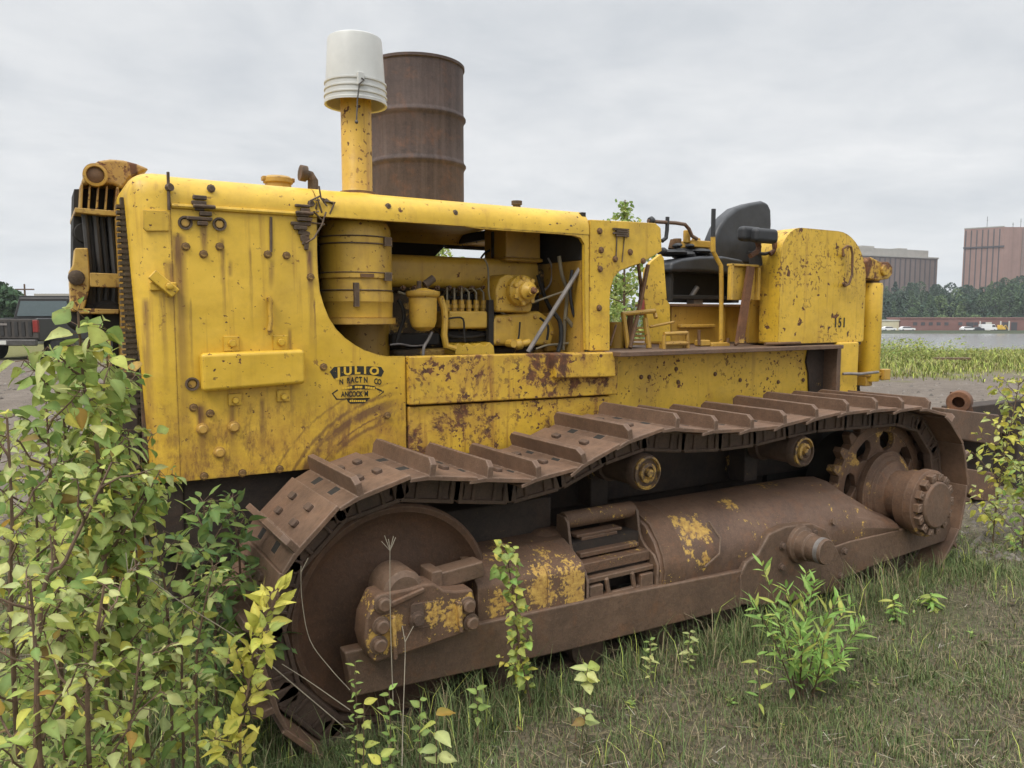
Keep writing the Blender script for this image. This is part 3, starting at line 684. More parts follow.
b = MB(); b.box((q3.x - .12, 3.5, .9), (q3.x - .02, 3.7, 1.35)); b.obj('rear_post', M['dark'], dozer)

# ---- seat and controls
TS = 4.0
sb = [sz(x, y, TS + .05) for x, y in ((713, 262), (713, 250), (715, 238), (720, 226), (727, 216), (737, 207.5), (750, 203), (763, 200.5), (769, 203), (772, 210), (772.5, 225), (771, 240), (768, 256), (760, 266))]
b = MB(); b.prism(sb, TS + .05, TS + .17); seatback = b.obj('seat_back', M['seat'], dozer, .03, seg=4)
b = MB(); 
sc_ = [sz(x, y, TS - .10) for x, y in ((668, 272), (670, 262), (680, 258.5), (700, 256), (722, 256), (742, 260), (744, 268), (740, 276), (700, 272))]
b.prism(sc_, TS - .12, TS + .08); b.obj('seat_cushion', M['seat'], dozer, .025, seg=3)
a = at(670, 302, t=TS - .08); c = at(740, 272, t=TS - .08); b = MB(); b.box((a.x, TS - .08, a.z), (a.x + .03, TS + .07, c.z)); b.box((c.x - .05, TS - .08, a.z), (c.x, TS + .07, c.z)); b.box((a.x, TS + .04, a.z), (c.x, TS + .07, c.z)); b.box((a.x, TS - .06, a.z + .02), (c.x, TS - .04, a.z + .05)); b.obj('seat_box', M['dark'], dozer, .006)
b = MB(); q = at(694, 290, t=TS - .02); b.cyl(q + Vector((-.03, 0, -.05)), q + Vector((.03, 0, .02)), .018); b.box((q.x - .02, q.y - .02, q.z - .1), (q.x + .07, q.y + .05, q.z - .06)); b.obj('seat_latch', M['steel'], dozer)
b = MB()
for k in range(30):   # torn foam and rags at the front of the seat
    p = at(rnd.uniform(662, 706), rnd.uniform(245, 259), t=TS - .05 + rnd.uniform(0, .2)); b.ball(p, (rnd.uniform(.02, .05), .04, rnd.uniform(.012, .03)), seg=8)
for px_, py_, t_ in ((672, 253, 4.0), (684, 252, 4.05), (697, 252, 4.0), (684, 253, 4.12)): b.ball(at(px_, py_, t=t_), (.10, .11, .026), seg=12)
b.obj('torn_padding', M['rubber'], dozer)
b = MB(); a = at(665, 304.5, t=TS - .2); c = at(772, 305, t=TS - .2); b.box((a.x, TS - .2, a.z - .012), (c.x, TS + .1, a.z + .006)); b.obj('seat_shelf', M['bolt'], dozer, .003)
a = at(671, 343, t=TS - .15); c = at(750, 306, t=TS - .15)
b = MB(); b.box((a.x, TS - .15, 1.5), (c.x, TS + .12, c.z)); b.box((a.x + .05, TS - .19, a.z + .10), (a.x + .38, TS - .15, a.z + .125)); b.box((a.x + .46, TS - .18, a.z), (a.x + .49, TS - .15, c.z)); b.obj('seat_console', M['ydirty'], dozer, .008)
a = at(731, 300, t=3.47); c = at(759.5, 265, t=3.47)
b = MB(); b.box((a.x, 3.485, a.z), (c.x, 3.505, c.z)); b.box((a.x - .01, 3.46, c.z - .015), (c.x + .01, 3.505, c.z)); b.box((c.x - .02, 3.46, a.z), (c.x + .005, 3.49, c.z)); b.box((a.x - .008, 3.46, a.z), (a.x + .012, 3.49, c.z)); b.obj('battery_box', M['engine'], dozer, .004)
b = MB(); b.prism([sz(x, y, 3.55) for x, y in ((750, 280), (778, 280), (778, 343), (748, 343))], 3.55, 3.57); b.obj('tank_front_plate', M['ydirty'], dozer, .004)
# armrest: two black pads on bent brackets
b = MB()
for (x0, y0, x1, y1, dt) in ((744, 227, 764, 240.5, 0), (757, 229, 780, 242, -.05)):
    a = at(x0, y1, t=3.36 + dt); c = at(x1, y0, t=3.36 + dt); b.box((a.x, 3.36 + dt, a.z), (c.x, 3.43 + dt, c.z))
arm = b.obj('armrest', M['rubber'], dozer, .028, seg=4)
b = MB(); b.tube([at(757, 240, t=3.42), at(759, 247, t=3.42), at(757, 252, t=3.42), at(750, 256, t=3.42)], .017); b.obj('armrest_bracket', M['orange'], dozer); b = MB(); b.tube([at(774, 240, t=3.40), at(775, 250, t=3.40), at(770, 254, t=3.41)], .017); b.obj('armrest_bracket', M['orange'], dozer)
b = MB(); b.tube([at(748, 253, t=3.43), at(765, 254, t=3.43), at(776, 251, t=3.42)], .011); b.cyl(at(755, 252, t=3.5), at(756, 266, t=3.5), .038, .042); b.obj('armrest_post', M['dark'], dozer)
# levers
b = MB(); b.tube([at(713, 252, t=3.62), at(713, 237, t=3.62)], .016); b.tube([at(713, 240, t=3.62), at(713.5, 252, t=3.62), at(717, 259, t=3.62), at(721, 266, t=3.61), at(721.5, 285, t=3.6), at(721, 345, t=3.58)], .015, 10); lev = b.obj('steering_lever', M['ypipe'], dozer)
b = MB(); b.tube([at(713.6, 209, t=3.62), at(713.3, 222, t=3.62), at(713, 239, t=3.62)], .015, 10); b.obj('lever_grip', M['rubber'], lev)
b = MB(); b.box((-.07, -.03, -.0), (.10, .05, .05), Matrix.Translation(at(716, 350, t=3.58))); q = at(703, 340, t=3.58); b.box((q.x - .04, 3.56, 1.5), (q.x + .05, 3.62, q.z)); b.obj('lever_base', M['ydirty'], dozer, .008)
b = MB(); b.prism([sz(x, y, 3.44) for x, y in ((749, 266), (755, 267), (744, 343), (737, 343))], 3.44, 3.46); b.obj('rusty_brace', M['orange'], dozer)
b = MB(); b.tube([at(x, y, t=3.95) for x, y in ((648, 221), (660, 222), (676, 223), (685, 224.5), (689, 229), (692, 236), (697, 239))], .013, 10); hl = b.obj('blade_lever', M['frame'], dozer)
b = MB(); b.tube([at(x, y, t=3.95) for x, y in ((667.5, 217), (667, 230), (666, 238), (662, 241))], .014, 10); b.obj('lever_grip', M['rubber'], hl)
b = MB(); b.lathe([(.02, 0), (.03, .02), (.02, .04)], at(649, 220.5, t=3.95) - Vector((.0, 0, 0)), (1, 0, 0), 12); b.obj('lever_knob', M['rubber'], hl)
b = MB(); q = at(697, 241, t=4.0)
b.box((-.09, -.05, -.05), (.09, .08, .0), Matrix.Translation(q)); b.lathe([(.035, 0), (.03, .03)], q + Vector((-.01, 0, -.01)), (0, 0, 1), 14); b.box((-.02, -.03, -.07), (.12, .06, -.03), Matrix.Translation(q)); b.cyl(q + Vector((-.1, 0, -.02)), q + Vector((-.1, 0, .07)), .025); b.obj('valve_block', M['ydirty'], dozer, .008)
b = MB(); q = at(677, 246, t=4.02); b.cyl(q, q + Vector((0, 0, .05)), .03); q = at(671, 249, t=4.0); b.cyl(q, q + Vector((.02, 0, .06)), .022); b.obj('valve_cap', M['bolt'], dozer)
for (xa, ya, xb, yb, t) in ((699, 345, 699, 330, 3.56), (728, 348, 728, 338, 3.56), (735, 345, 745, 338, 3.5), (765, 344, 800, 343, 3.335)):
    b = MB(); b.tube([at(xa, ya, t=t), at(xb, yb, t=t)], .010); b.obj('deck_rod', M['bolt'], dozer)
b = MB(); b.box((at(752, 343, t=3.6).x, 3.56, 1.5), (tx0 + .25, 3.62, 1.56)); b.obj('tank_front_shelf', M['soot'], dozer, .01)

# ---- track
TN = 2.74; TW = .61; TC = TN + TW / 2
CI = (1.235, .465); RI = .525; CS = (4.76, .535); RS = .505
path = []
for i in range(41):
    a = R(-90 - 180 * i / 40); path.append((CI[0] + RI * math.cos(a), CI[1] + RI * math.sin(a)))
knots = [(1.235, .99), (1.53, .945), (1.82, .905), (2.05, .935), (2.32, 1.03), (2.55, 1.078), (2.85, 1.042), (3.14, 1.024), (3.42, 1.026), (3.72, 1.052), (4.0, 1.062), (4.3, 1.05), (4.76, 1.04)]
for i in range(len(knots) - 1):
    P = [Vector(knots[max(0, min(len(knots)-1, i + d))]) for d in (-1, 0, 1, 2)]
    for u in (0.2, .4, .6, .8, 1.0):
        if i == len(knots) - 2 and u == 1.0: continue
        q = .5 * ((2*P[1]) + (P[2]-P[0])*u + (2*P[0]-5*P[1]+4*P[2]-P[3])*u*u + (3*P[1]-P[0]-3*P[2]+P[3])*u**3); path.append((q.x, q.y))
for i in range(41):
    a = R(90 - 180 * i / 40); path.append((CS[0] + RS * math.cos(a), CS[1] + RS * math.sin(a)))
path.append(path[0])
L = [0]
for a, c in zip(path, path[1:]): L.append(L[-1] + math.hypot(c[0]-a[0], c[1]-a[1]))
NSH = round(L[-1] / .272); PITCH = L[-1] / NSH
def onpath(d):
    d %= L[-1]
    for i in range(len(L) - 1):
        if L[i+1] >= d:
            u = (d - L[i]) / max(1e-9, L[i+1] - L[i]); return Vector((path[i][0] + (path[i+1][0]-path[i][0])*u, path[i][1] + (path[i+1][1]-path[i][1])*u))
# which phase puts a grouser foot at s = 1.31 on top?
best = min((abs(onpath(L[-1] * k / 4000).x - 1.25) + (0 if onpath(L[-1] * k / 4000).y > .9 else 9), L[-1] * k / 4000) for k in range(4000))[1]
pins = [onpath(best + i * PITCH) for i in range(NSH)]
P2 = PITCH / 2
def shoe_mesh():
    m = MB(); w = TW / 2
    pr = [(-P2 - .035, .050), (-.092, .062), (P2 - .002, .066), (P2 - .002, .086), (-.058, .084), (-.066, .150), (-.086, .152), (-.098, .082), (-P2 - .035, .066)]
    m.prism(pr[:3] + [(P2 - .002, .086), (-.058, .084), (-.098, .082)] + [pr[-1]], -w, w)
    # grouser bar with clipped ends
    gp = [(-w, .078), (w, .078), (w, .128), (w - .03, .152), (-w + .03, .152), (-w, .128)]
    m.prism(gp, -.092, -.064, 'x')
    return m
def shoe_bolts():
    m = MB()
    for x in (-.012, .068):
        for y in (-.115, .115): m.prism(roundpoly([(x - .016, y - .028), (x + .016, y - .028), (x + .016, y + .028), (x - .016, y + .028)], .008, 2), .084, .101, 'z')
    return m
def shoe_slots():
    m = MB()
    for y in (-.11, .11): m.box((-P2 + .0, y - .028, .060), (-.100, y + .028, .0835)) if False else m.prism([(-P2 - .01, .055), (-.100, .06), (-.100, .0838), (-P2 - .01, .0722)], y - .030, y + .030)
    return m
def build_track(tc, near):
    cm = MB()
    for i in range(NSH):
        a, c = pins[i], pins[(i+1) % NSH]; d = (c - a).normalized(); n = Vector((-d.y, d.x)); mid = (a + c) / 2
        Mx = Matrix(((d.x, 0, n.x, mid.x), (0, 1, 0, 0), (d.y, 0, n.y, mid.y), (0, 0, 0, 1)))
        lk = roundpoly([(-P2 - .045, -.035), (-P2 + .03, -.062), (P2 - .03, -.062), (P2 + .045, -.035), (P2 + .045, .03), (P2 - .03, .058), (-P2 + .03, .058), (-P2 - .045, .03)], .012, 2)
        for sgn in (-1, 1):
            y = tc + sgn * .10
            cm.prism(lk, y - .022 + .012 * sgn, y + .022 + .012 * sgn, 'y', Mx)
            # raised boss and recess ribs seen on the outer side of each link
            if sgn < 0:   # raised frame round a pocket on the outer side of each link
                yo = y - .034
                for (xa_, xb_, za_, zb_) in ((-P2 + .01, P2 - .01, -.060, -.040), (-P2 + .01, P2 - .01, .036, .056), (-P2 - .02, -P2 + .03, -.05, .05), (P2 - .035, P2 + .015, -.05, .05), (-.062, -.045, -.045, .04), (.045, .062, -.045, .04)):
                    cm.prism([(xa_, za_), (xb_, za_), (xb_, zb_), (xa_, zb_)], yo - .011, yo + .01, 'y', Mx)
        cm.cyl((a.x, tc - .12, a.y), (a.x, tc + .12, a.y), .032, seg=12)
    tr = cm.obj('track_chain', M['link'], dozer, .006 if near else 0)
    s0 = None
    for i in range(NSH):
        a, c = pins[i], pins[(i+1) % NSH]; d = c - a; mid = (a + c) / 2
        loc = Vector((mid.x, tc, mid.y)) - Vector(ROOT); ang = -math.atan2(d.y, d.x)
        rot = (R(rnd.uniform(-.6, .6)), ang + R(rnd.uniform(-1.5, 1.5)), R(rnd.uniform(-.5, .5)))
        if near == 1 and s0 is None:
            m = shoe_mesh(); s0 = m.obj('track_shoe', M['track'], None, .004); s0.parent = tr; ORG[s0.name] = Vector()
            SH['shoe'] = s0.data
            # bolts and slots share the shoe mesh through a second material
            bm = bmesh.new(); bm.from_mesh(s0.data); tmp = shoe_bolts().bm; me2 = bpy.data.meshes.new('x'); tmp.to_mesh(me2); nb = len(bm.faces); bm.from_mesh(me2)
            bm.faces.ensure_lookup_table(); n1 = len(bm.faces)
            tmp = shoe_slots().bm; me3 = bpy.data.meshes.new('y'); tmp.to_mesh(me3); bm.from_mesh(me3); bm.faces.ensure_lookup_table()
            for f in bm.faces[nb:n1]: f.material_index = 1
            for f in bm.faces[n1:]: f.material_index = 2
            bm.to_mesh(s0.data); s0.data.materials.append(M['link']); s0.data.materials.append(M['dark'])
            s0.location = loc; s0.rotation_euler = rot; SH['o'] = s0
        else:
            copyobj(SH['o'], tr, loc, rot)
    return tr
SH = {}
track = build_track(TC, 1)
build_track(2 * 4.15 - TC, 2)

# idler wheel
TI = TC - .13
def wheel(name, tc_face, depth, mat, seg=64):
    m = MB()
    m.lathe([(.05, .02), (.15, .02), (.24, .045), (.30, .055), (.36, .05), (.392, .035), (.418, .004), (.44, .0), (.452, .012), (.452, depth - .012), (.44, depth), (.05, depth)], (CI[0], tc_face, CI[1]), (0, 1, 0), seg)
    return m.obj(name, mat, dozer, smooth=30)
wheel('idler', TI, .26, M['idler'])
# idler bearing bracket
TB = 2.70
def c7(pts): return [(340 + x / 4.8, 540 + y / 4.8) for x, y in pts]
ol = c7([(118, 480), (128, 380), (150, 330), (175, 270), (225, 255), (330, 235), (405, 212), (455, 210), (500, 240), (560, 245), (640, 235), (652, 300), (655, 405), (630, 440), (400, 520), (245, 570), (165, 595), (140, 560)])
b = MB(); b.prism([sz(x, y, TB) for x, y in ol], TB, TB + .12); brk = b.obj('idler_bracket', M['cast'], dozer, .012, seg=3)
b = MB(); q = at(403, 592, t=TB + .03); b.lathe([(.02, .012), (.066, .012), (.086, .026), (.090, .05), (.090, .17), (.06, .19)], (q.x, TB, q.z), (0, 1, 0), 32); q = at(398, 607, t=TB + .14); b.lathe([(.07, 0), (.09, .03), (.09, .12)], (q.x, TB + .11, q.z), (0, 1, 0), 32); b.obj('idler_bearing', M['frame'], dozer)
place_bolts(brk, c7([(205, 305), (196, 410), (184, 500), (610, 312), (626, 392)]), TB - .0, .027, M['frame'], .03, 12)
b = MB(); rp = roundpoly([sz(x, y, TB) for x, y in c7([(340, 305), (470, 290), (475, 385), (440, 410), (350, 428), (332, 400)])], .012, 3)
b.prism(rp, TB - .004, TB + .003); b.obj('bracket_window', M['cast'], brk)
b = MB(); q = at(*c7([(365, 375)])[0], t=TB); b.lathe([(.032, 0), (.032, .012), (.022, .014), (.022, .03)], (q.x, TB - .002, q.z), (0, -1, 0), 10); rp = roundpoly([sz(x, y, TB) for x, y in c7([(335, 310), (395, 300), (400, 400), (340, 425)])], .01, 3); b.prism(rp, TB - .010, TB); b.obj('adjuster_bolt', M['link'], brk)
for pts in ([(238, 360), (258, 355), (268, 560), (250, 570)], [(552, 292), (575, 290), (580, 435), (566, 440)]):
    b = MB(); b.prism([sz(x, y, TB) for x, y in c7(pts)], TB - .025, TB + .01); b.obj('bracket_rib', M['cast'], brk, .006)
b = MB()
b.prism([sz(x, y, TB) for x, y in c7([(230, 300), (400, 225), (405, 245), (240, 325)])], TB - .012, TB + .01)
b.obj('bracket_rib', M['cast'], brk, .006)
b = MB(); p0 = at(431, 581, t=TB + .1); p1 = at(478, 566, t=TB + .12); b.box((0, -.03, -.035), ((p1 - p0).length, .06, .035), Matrix.Translation(p0) @ Matrix.Rotation(-math.atan2(p1.z - p0.z, p1.x - p0.x), 4, 'Y')); b.box((-.02, -.05, -.05), (.03, .07, .055), Matrix.Translation(p0)); b.obj('adjuster_bar', M['frame'], dozer, .008)

# lower side beam (roller guard) and its continuation
b = MB(); b.prism([(.955, .405), (2.2, .375), (3.17, .335), (3.19, .30), (3.17, .13), (1.99, .16), (.985, .215)], TN + .03, TN + .10); guard = b.obj('roller_guard', M['frame'], dozer, .010)
b = MB(); b.box((1.0, TN + .07, .22), (4.5, TN + .16, .32)); b.obj('guard_backing', M['chassis'], dozer)
for k in range(6):
    m = MB(); m.lathe([(.06, 0), (.10, .01), (.10, .05), (.085, .06), (.085, .33), (.10, .34), (.10, .38), (.06, .39)], (1.75 + k * .46, TC - .19, .10), (0, 1, 0), 18); m.obj('track_roller', M['link'], dozer)
# recoil housing in front of the step
def quad_sz(pts, t): return [sz(x, y, t) for x, y in pts]
x0 = at(477, 590, t=2.80).x; x1 = at(583, 575, t=2.80).x; zt = at(583, 566, t=2.80).z; ztl = at(478, 586, t=2.80).z
b = MB(); 
yt = 3.16
for (xa, xb, za, zb, ex, nm) in ((x0, x0 + .36, ztl, ztl + (zt - ztl) * .6, 0, 'a'), (x0 + .36, x1, ztl + (zt - ztl) * .6 + .006, zt + .006, .008, 'b')):
    prA = roundpoly([(2.79 - ex, .34), (yt, .34), (yt, za + .09), (2.95, za + .085), (2.79 - ex, za)], [.0, 0, .05, .03, .045], 4)
    b.prism(prA, xa, xb, 'x')
b.obj('recoil_housing', M['cast'], dozer, .006)
# yoke ahead of the step, round shoulder
b = MB(); q = at(570, 545, t=2.95); b.lathe([(.12, 0), (.15, .05), (.15, .16)], (x1 - .12, 3.08, .50), (1, 0, 0), 24); b.obj('yoke', M['cast'], dozer)
# step: two bent cheek plates, treads between
cheek = [(2.79, .33), (2.79, .46), (2.82, .505), (2.875, .53), (2.91, .56), (2.93, .60), (2.95, .70), (2.975, .725), (3.04, .725), (3.05, .33)]
cx0 = at(587, 575, t=2.80).x; cx1 = at(657, 560, t=2.80).x
for cx in (cx0, cx1):
    m = MB(); m.prism(cheek, cx - .008, cx + .008, 'x'); m.obj('step_cheek', M['frame'], dozer, .004)
b = MB()
b.cyl((cx0, 3.0, .70), (cx1, 3.0, .70), .042, seg=16)
b.box((cx0 + .05, 2.95, .615), (cx1 - .10, 3.03, .632)); b.box((cx0 + .08, 2.95, .56), (cx1 - .13, 3.02, .616)); b.box((cx0 + .03, 2.89, .535), (cx1 - .04, 3.03, .56))
b.box((cx0 + .01, 2.84, .475), (cx1 - .01, 2.92, .525)); b.obj('step_tread', M['cast'], dozer, .006)
b = MB(); b.box((cx0 + .01, 2.93, .34), (cx1 - .01, 3.04, .6)); b.box((cx0 + .02, 2.86, .43), (cx1 - .02, 2.95, .478)); b.obj('step_back', M['chassis'], dozer)
b = MB(); b.box((cx0 + .02, 2.80, .355), (cx0 + .10, 2.87, .425)); b.box((cx1 - .10, 2.80, .355), (cx1 - .02, 2.87, .425)); b.box((cx0 + .1, 2.805, .355), (cx1 - .1, 2.83, .372)); b.box((cx0 + .01, 2.81, .435), (cx1 - .01, 2.87, .46))
for dx in (.13, .29):
    b.box((0, -.01, 0), (.02, .01, .085), Matrix.Translation((cx0 + dx, 2.81, .36)) @ Matrix.Rotation(R(-12), 4, 'Y'))
b.obj('step_bracket', M['frame'], dozer, .006)
# long rounded spring cover
zc = [(2.80, .325), (2.785, .42), (2.80, .485), (2.84, .56), (2.91, .63), (3.0, .672), (3.10, .685), (3.22, .66), (3.28, .55), (3.28, .325)]
xa, xb, xm = cx1 + .012, at(895, 528, t=2.82).x, at(825, 480, t=3.05).x
def cover_poly(f, dz): return [(y, .325 + (z - .325) * f + dz) for y, z in zc]
b = MB(); secs = [(xa, 1.0, 0), (xa + .30, 1.0, 0), (xa + 1.0, .99, .0), (xm - .05, .97, -.0), (xb - .10, .40, -.005), (xb, .30, -.01)]
rings = [[b.bm.verts.new((x, y, z)) for y, z in cover_poly(f, dz)] for x, f, dz in secs]
fs = []
for r0, r1 in zip(rings, rings[1:]):
    for i in range(len(zc)): 
        j = (i + 1) % len(zc); fs.append(b.bm.faces.new((r0[i], r0[j], r1[j], r1[i])))
fs.append(b.bm.faces.new(rings[0])); fs.append(b.bm.faces.new(list(reversed(rings[-1])))); bmesh.ops.recalc_face_normals(b.bm, faces=fs)
cov = b.obj('spring_cover', M['cover'], dozer, .006, smooth=28)
b = MB(); pr = [(y - .012 if y < 3 else y, z + (.010 if y > 2.84 else 0)) for y, z in zc]
b.prism(pr, xa + .02, xa + .17, 'x'); b.obj('cover_band', M['cast'], cov, .004, smooth=40)
b = MB(); b.tube([(xa + .17 + .25 * u, *[(2.775, .40), (2.77, .455), (2.79, .53), (2.85, .61)][k]) for k, u in ((0, .5), (1, .9), (2, 1.0), (3, .9))], .006); b.lathe([(.02, 0), (.02, .02)], at(832, 522, t=2.80), (0, -1, .3), 8); b.obj('cover_fitting', M['frame'], cov)
# pivot plate, pivot pin, right beam
TPv = 2.765
ol = [(560 + x / 2.207, 370 + y / 2.207) for x, y in ((398, 455), (412, 425), (440, 405), (462, 362), (500, 345), (556, 338), (588, 352), (615, 400), (628, 430), (628, 485), (560, 500), (470, 520), (400, 520))]
b = MB(); b.prism([sz(x, y, TPv) for x, y in ol], TPv, TPv + .09); pv = b.obj('pivot_plate', M['frame'], dozer, .012)
q = at(806, 546, t=2.72); b = MB(); b.lathe([(.12, -.05), (.105, .02), (.085, .03), (.080, .08), (.072, .085), (.072, .17), (.066, .18)], (q.x, TPv - .0, q.z), (0, -1, 0), 30); b.obj('pivot_pin', M['frame'], pv)
b = MB(); b.lathe([(.0735, .14), (.0735, .165)], (q.x, TPv, q.z), (0, -1, 0), 30); b.obj('pin_ring', M['steel'], pv)
place_bolts(pv, [(560 + x / 2.207, 370 + y / 2.207) for x, y in ((490, 388), (488, 435), (560, 358), (627, 400), (618, 455))], TPv, .018, M['link'], .02, 10)
ob2 = [(560 + x / 2.207, 370 + y / 2.207) for x, y in ((600, 392), (640, 378), (752, 352), (835, 318), (862, 322), (864, 345), (850, 378), (700, 430), (615, 468))]
b = MB(); b.prism([sz(x, y, 2.79) for x, y in ob2], 2.79, 2.92); rb = b.obj('rear_beam', M['frame'], dozer, .010)
b = MB(); b.prism([sz(x, y, 2.80) for x, y in ((739, 570), (800, 556), (842, 580), (812, 590), (740, 606))], 2.80, 2.9); b.obj('beam_joint', M['frame'], dozer, .008)
b = MB(); b.box((3.9, 2.86, .10), (4.5, 3.0, .26)); b.box((4.0, 2.82, .12), (4.2, 2.9, .22)); b.obj('rear_guard', M['link'], dozer, .01)
# carrier rollers
for (px, py) in ((648.5, 473), (805, 452)):
    q = at(px, py, t=2.86)
    m = MB(); m.lathe([(.088, 0), (.094, .01), (.094, .05), (.08, .06), (.08, .26), (.094, .27), (.094, .33)], (q.x, 2.875, q.z), (0, 1, 0), 30); cr = m.obj('carrier_roller', M['link'], dozer)
    m = MB(); m.lathe([(.085, -.02), (.085, .006), (.074, .010), (.070, -.012), (.052, -.012), (.050, .010), (.034, .014), (.030, .002), (.022, .002), (.020, .026), (.012, .028)], (q.x, 2.868, q.z), (0, -1, 0), 30); m.obj('roller_cap', M['roller_y'], cr)
    m = MB(); m.box((q.x - .06, 3.25, .66), (q.x + .06, 3.38, q.z - .02)); m.cyl((q.x, 2.9, q.z), (q.x, 3.45, q.z), .04); m.obj('roller_support', M['chassis'], dozer, .01)
# sprocket
b = MB(); nteeth = 25; R0, R1 = .455, .52; pts = []
for i in range(nteeth):
    a0 = 2 * PI * i / nteeth
    for f, r in ((0, R0), (.3, R0), (.42, R1), (.6, R1), (.75, R0)): pts.append((CS[0] + r * math.cos(a0 + f * 2 * PI / nteeth), CS[1] + r * math.sin(a0 + f * 2 * PI / nteeth)))
# web with eight slanted holes: build as ring sectors
hol = 8; web = []
TSp = TC - .035
def ring_plate(m, r0, r1, y0, y1, seg=48):
    m.lathe([(r0, y0), (r1, y0), (r1, y1), (r0, y1), (r0, y0)], (CS[0], 0, CS[1]), (0, 1, 0), seg, cap=False)
ring_plate(b, .395, .462, TSp, TSp + .07); ring_plate(b, .17, .255, TSp - .03, TSp + .09)
for i in range(nteeth):
    a0 = 2 * PI * i / nteeth
    b.prism([(CS[0] + r * math.cos(a0 + da), CS[1] + r * math.sin(a0 + da)) for r, da in ((.455, -.085), (.525, -.035), (.525, .035), (.455, .085))], TSp + .005, TSp + .065)
for i in range(hol):
    a0 = 2 * PI * i / hol + .2
    poly_ = []
    for r, w in ((.24, .10), (.30, .05), (.35, .055), (.41, .135)): poly_.append((CS[0] + r * math.cos(a0) - w * math.sin(a0), CS[1] + r * math.sin(a0) + w * math.cos(a0)))
    for r, w in ((.41, -.135), (.35, -.055), (.30, -.05), (.24, -.10)): poly_.append((CS[0] + r * math.cos(a0) - w * math.sin(a0), CS[1] + r * math.sin(a0) + w * math.cos(a0)))
    b.prism(poly_, TSp + .006, TSp + .05)
b.obj('sprocket', M['hub'], dozer, .006)
b = MB(); b.lathe([(.36, 0), (.36, .2)], (CS[0], TSp + .12, CS[1]), (0, 1, 0), 30); b.box((4.2, T0 + .08, .25), (5.2, T1 - .08, 1.15)); b.obj('final_drive_case', M['dark'], dozer)
qc = at(921, 505, t=2.70); HC = (qc.x, qc.z)
b = MB(); HX = Vector((CS[0], TSp - .02, CS[1]))
hc0 = Vector((HC[0] - .02, 0, HC[1] + .015))
b.lathe([(.265, 0), (.265, .03), (.245, .035), (.235, .05), (.215, .055), (.205, .075), (.17, .09), (.155, .10), (.150, .17)], HX, (0, -1, 0), 44)
hub = b.obj('hub_flange', M['hub'], dozer)
b = MB(); b.lathe([(.155, .155), (.195, .17), (.20, .24), (.215, .25), (.215, .30), (.195, .31)], HX + Vector((.03, .0, -.03)), (0, -1, 0), 44); b.obj('hub_collar', M['hub'], hub)
b = MB(); o = HX + Vector((.03, -.30, -.03)); b.lathe([(.150, 0), (.150, .05), (.140, .06), (.03, .062)], o, (0, -1, 0), 36)
for k in range(14):
    an = 2 * PI * k / 14; c = o + Vector((.176 * math.cos(an), 0, .176 * math.sin(an)))
    b.box((-.024, -.046, -.026), (.022, 0, .026), Matrix.Translation(c) @ Matrix.Rotation(-an, 4, 'Y'))
    b.lathe([(.013, 0), (.013, .012)], c + Vector((0, -.038, 0)), (0, -1, 0), 8)
b.obj('hub_cap', M['frame'], hub, .005)

# ---- front gantry with cable sheave block
TG = 3.80
def g3(pts, t=TG): return [sz(60 + x / 4.267, 150 + y / 4.267, t) for x, y in pts]
b = MB(); b.prism(g3([(90, 145), (100, 110), (125, 68), (165, 45), (215, 38), (270, 42), (330, 58), (382, 80), (300, 120), (262, 170), (245, 155), (225, 148), (140, 142), (110, 150)]), TG, TG + .55); gtop = b.obj('gantry_head', M['ygantry'], dozer, .02, seg=3)
b = MB(); q = at(60 + 150 / 4.267, 150 + 108 / 4.267, t=TG); b.lathe([(.048, -.02), (.048, .02), (.036, .022), (.034, .008)], q, (0, -1, 0), 22); b.obj('lamp_ring', M['ydirty'], gtop)
b = MB(); b.lathe([(.034, .01), (.02, .016), (.004, .018)], q, (0, -1, 0), 18); b.obj('lamp_glass', M['bolt'], gtop)
b = MB(); b.prism(g3([(88, 145), (100, 145), (95, 250), (82, 250)]), TG, TG + .5); b.prism(g3([(240, 155), (252, 160), (262, 270), (230, 262)]), TG, TG + .5)
for xx in (124, 160, 197): b.prism(g3([(xx, 150), (xx + 9, 150), (xx + 3, 256), (xx - 8, 256)]), TG + .01, TG + .04)
b.prism(g3([(62, 246), (262, 262), (264, 284), (180, 280), (62, 268)]), TG - .01, TG + .5); b.obj('gantry_bars', M['ygantry'], dozer, .004)
b = MB(); b.prism(g3([(66, 150), (250, 150), (262, 380), (250, 560), (60, 530), (62, 300)]), TG + .12, TG + .40); b.obj('sheave_housing', M['dark'], dozer)
b = MB()
for i, xx in enumerate((105, 122, 142, 150, 178, 184, 212, 218)):
    b.tube([at(60 + (xx) / 4.267, 150 + 275 / 4.267, t=TG + .03 + .02 * (i % 3)), at(60 + (xx + 24) / 4.267, 150 + 530 / 4.267, t=TG + .03 + .02 * (i % 3)), at(60 + (xx + 18) / 4.267, 150 + 690 / 4.267, t=TG + .04)], .013, 8)
b.obj('wire_rope', M['cable'], dozer)
b = MB(); b.prism(g3([(62, 420), (118, 420), (125, 520), (125, 590), (100, 690), (45, 690), (38, 520), (55, 490)]), TG - .03, TG + .08); sb_ = b.obj('sheave_cheek', M['ygantry'], dozer, .006)
b = MB(); b.prism(g3([(125, 525), (268, 530), (272, 590), (125, 585)]), TG - .035, TG - .015); b.prism(g3([(70, 675), (250, 680), (248, 700), (75, 700)]), TG - .03, TG + .3); b.obj('sheave_plate', M['ygantry'], dozer, .004)
b = MB(); q = at(60 + 70 / 4.267, 150 + 545 / 4.267, t=TG - .03); b.lathe([(.032, -.01), (.032, .012), (.026, .016)], q, (0, -1, 0), 16)
b.obj('pin_boss', M['soot'], dozer)
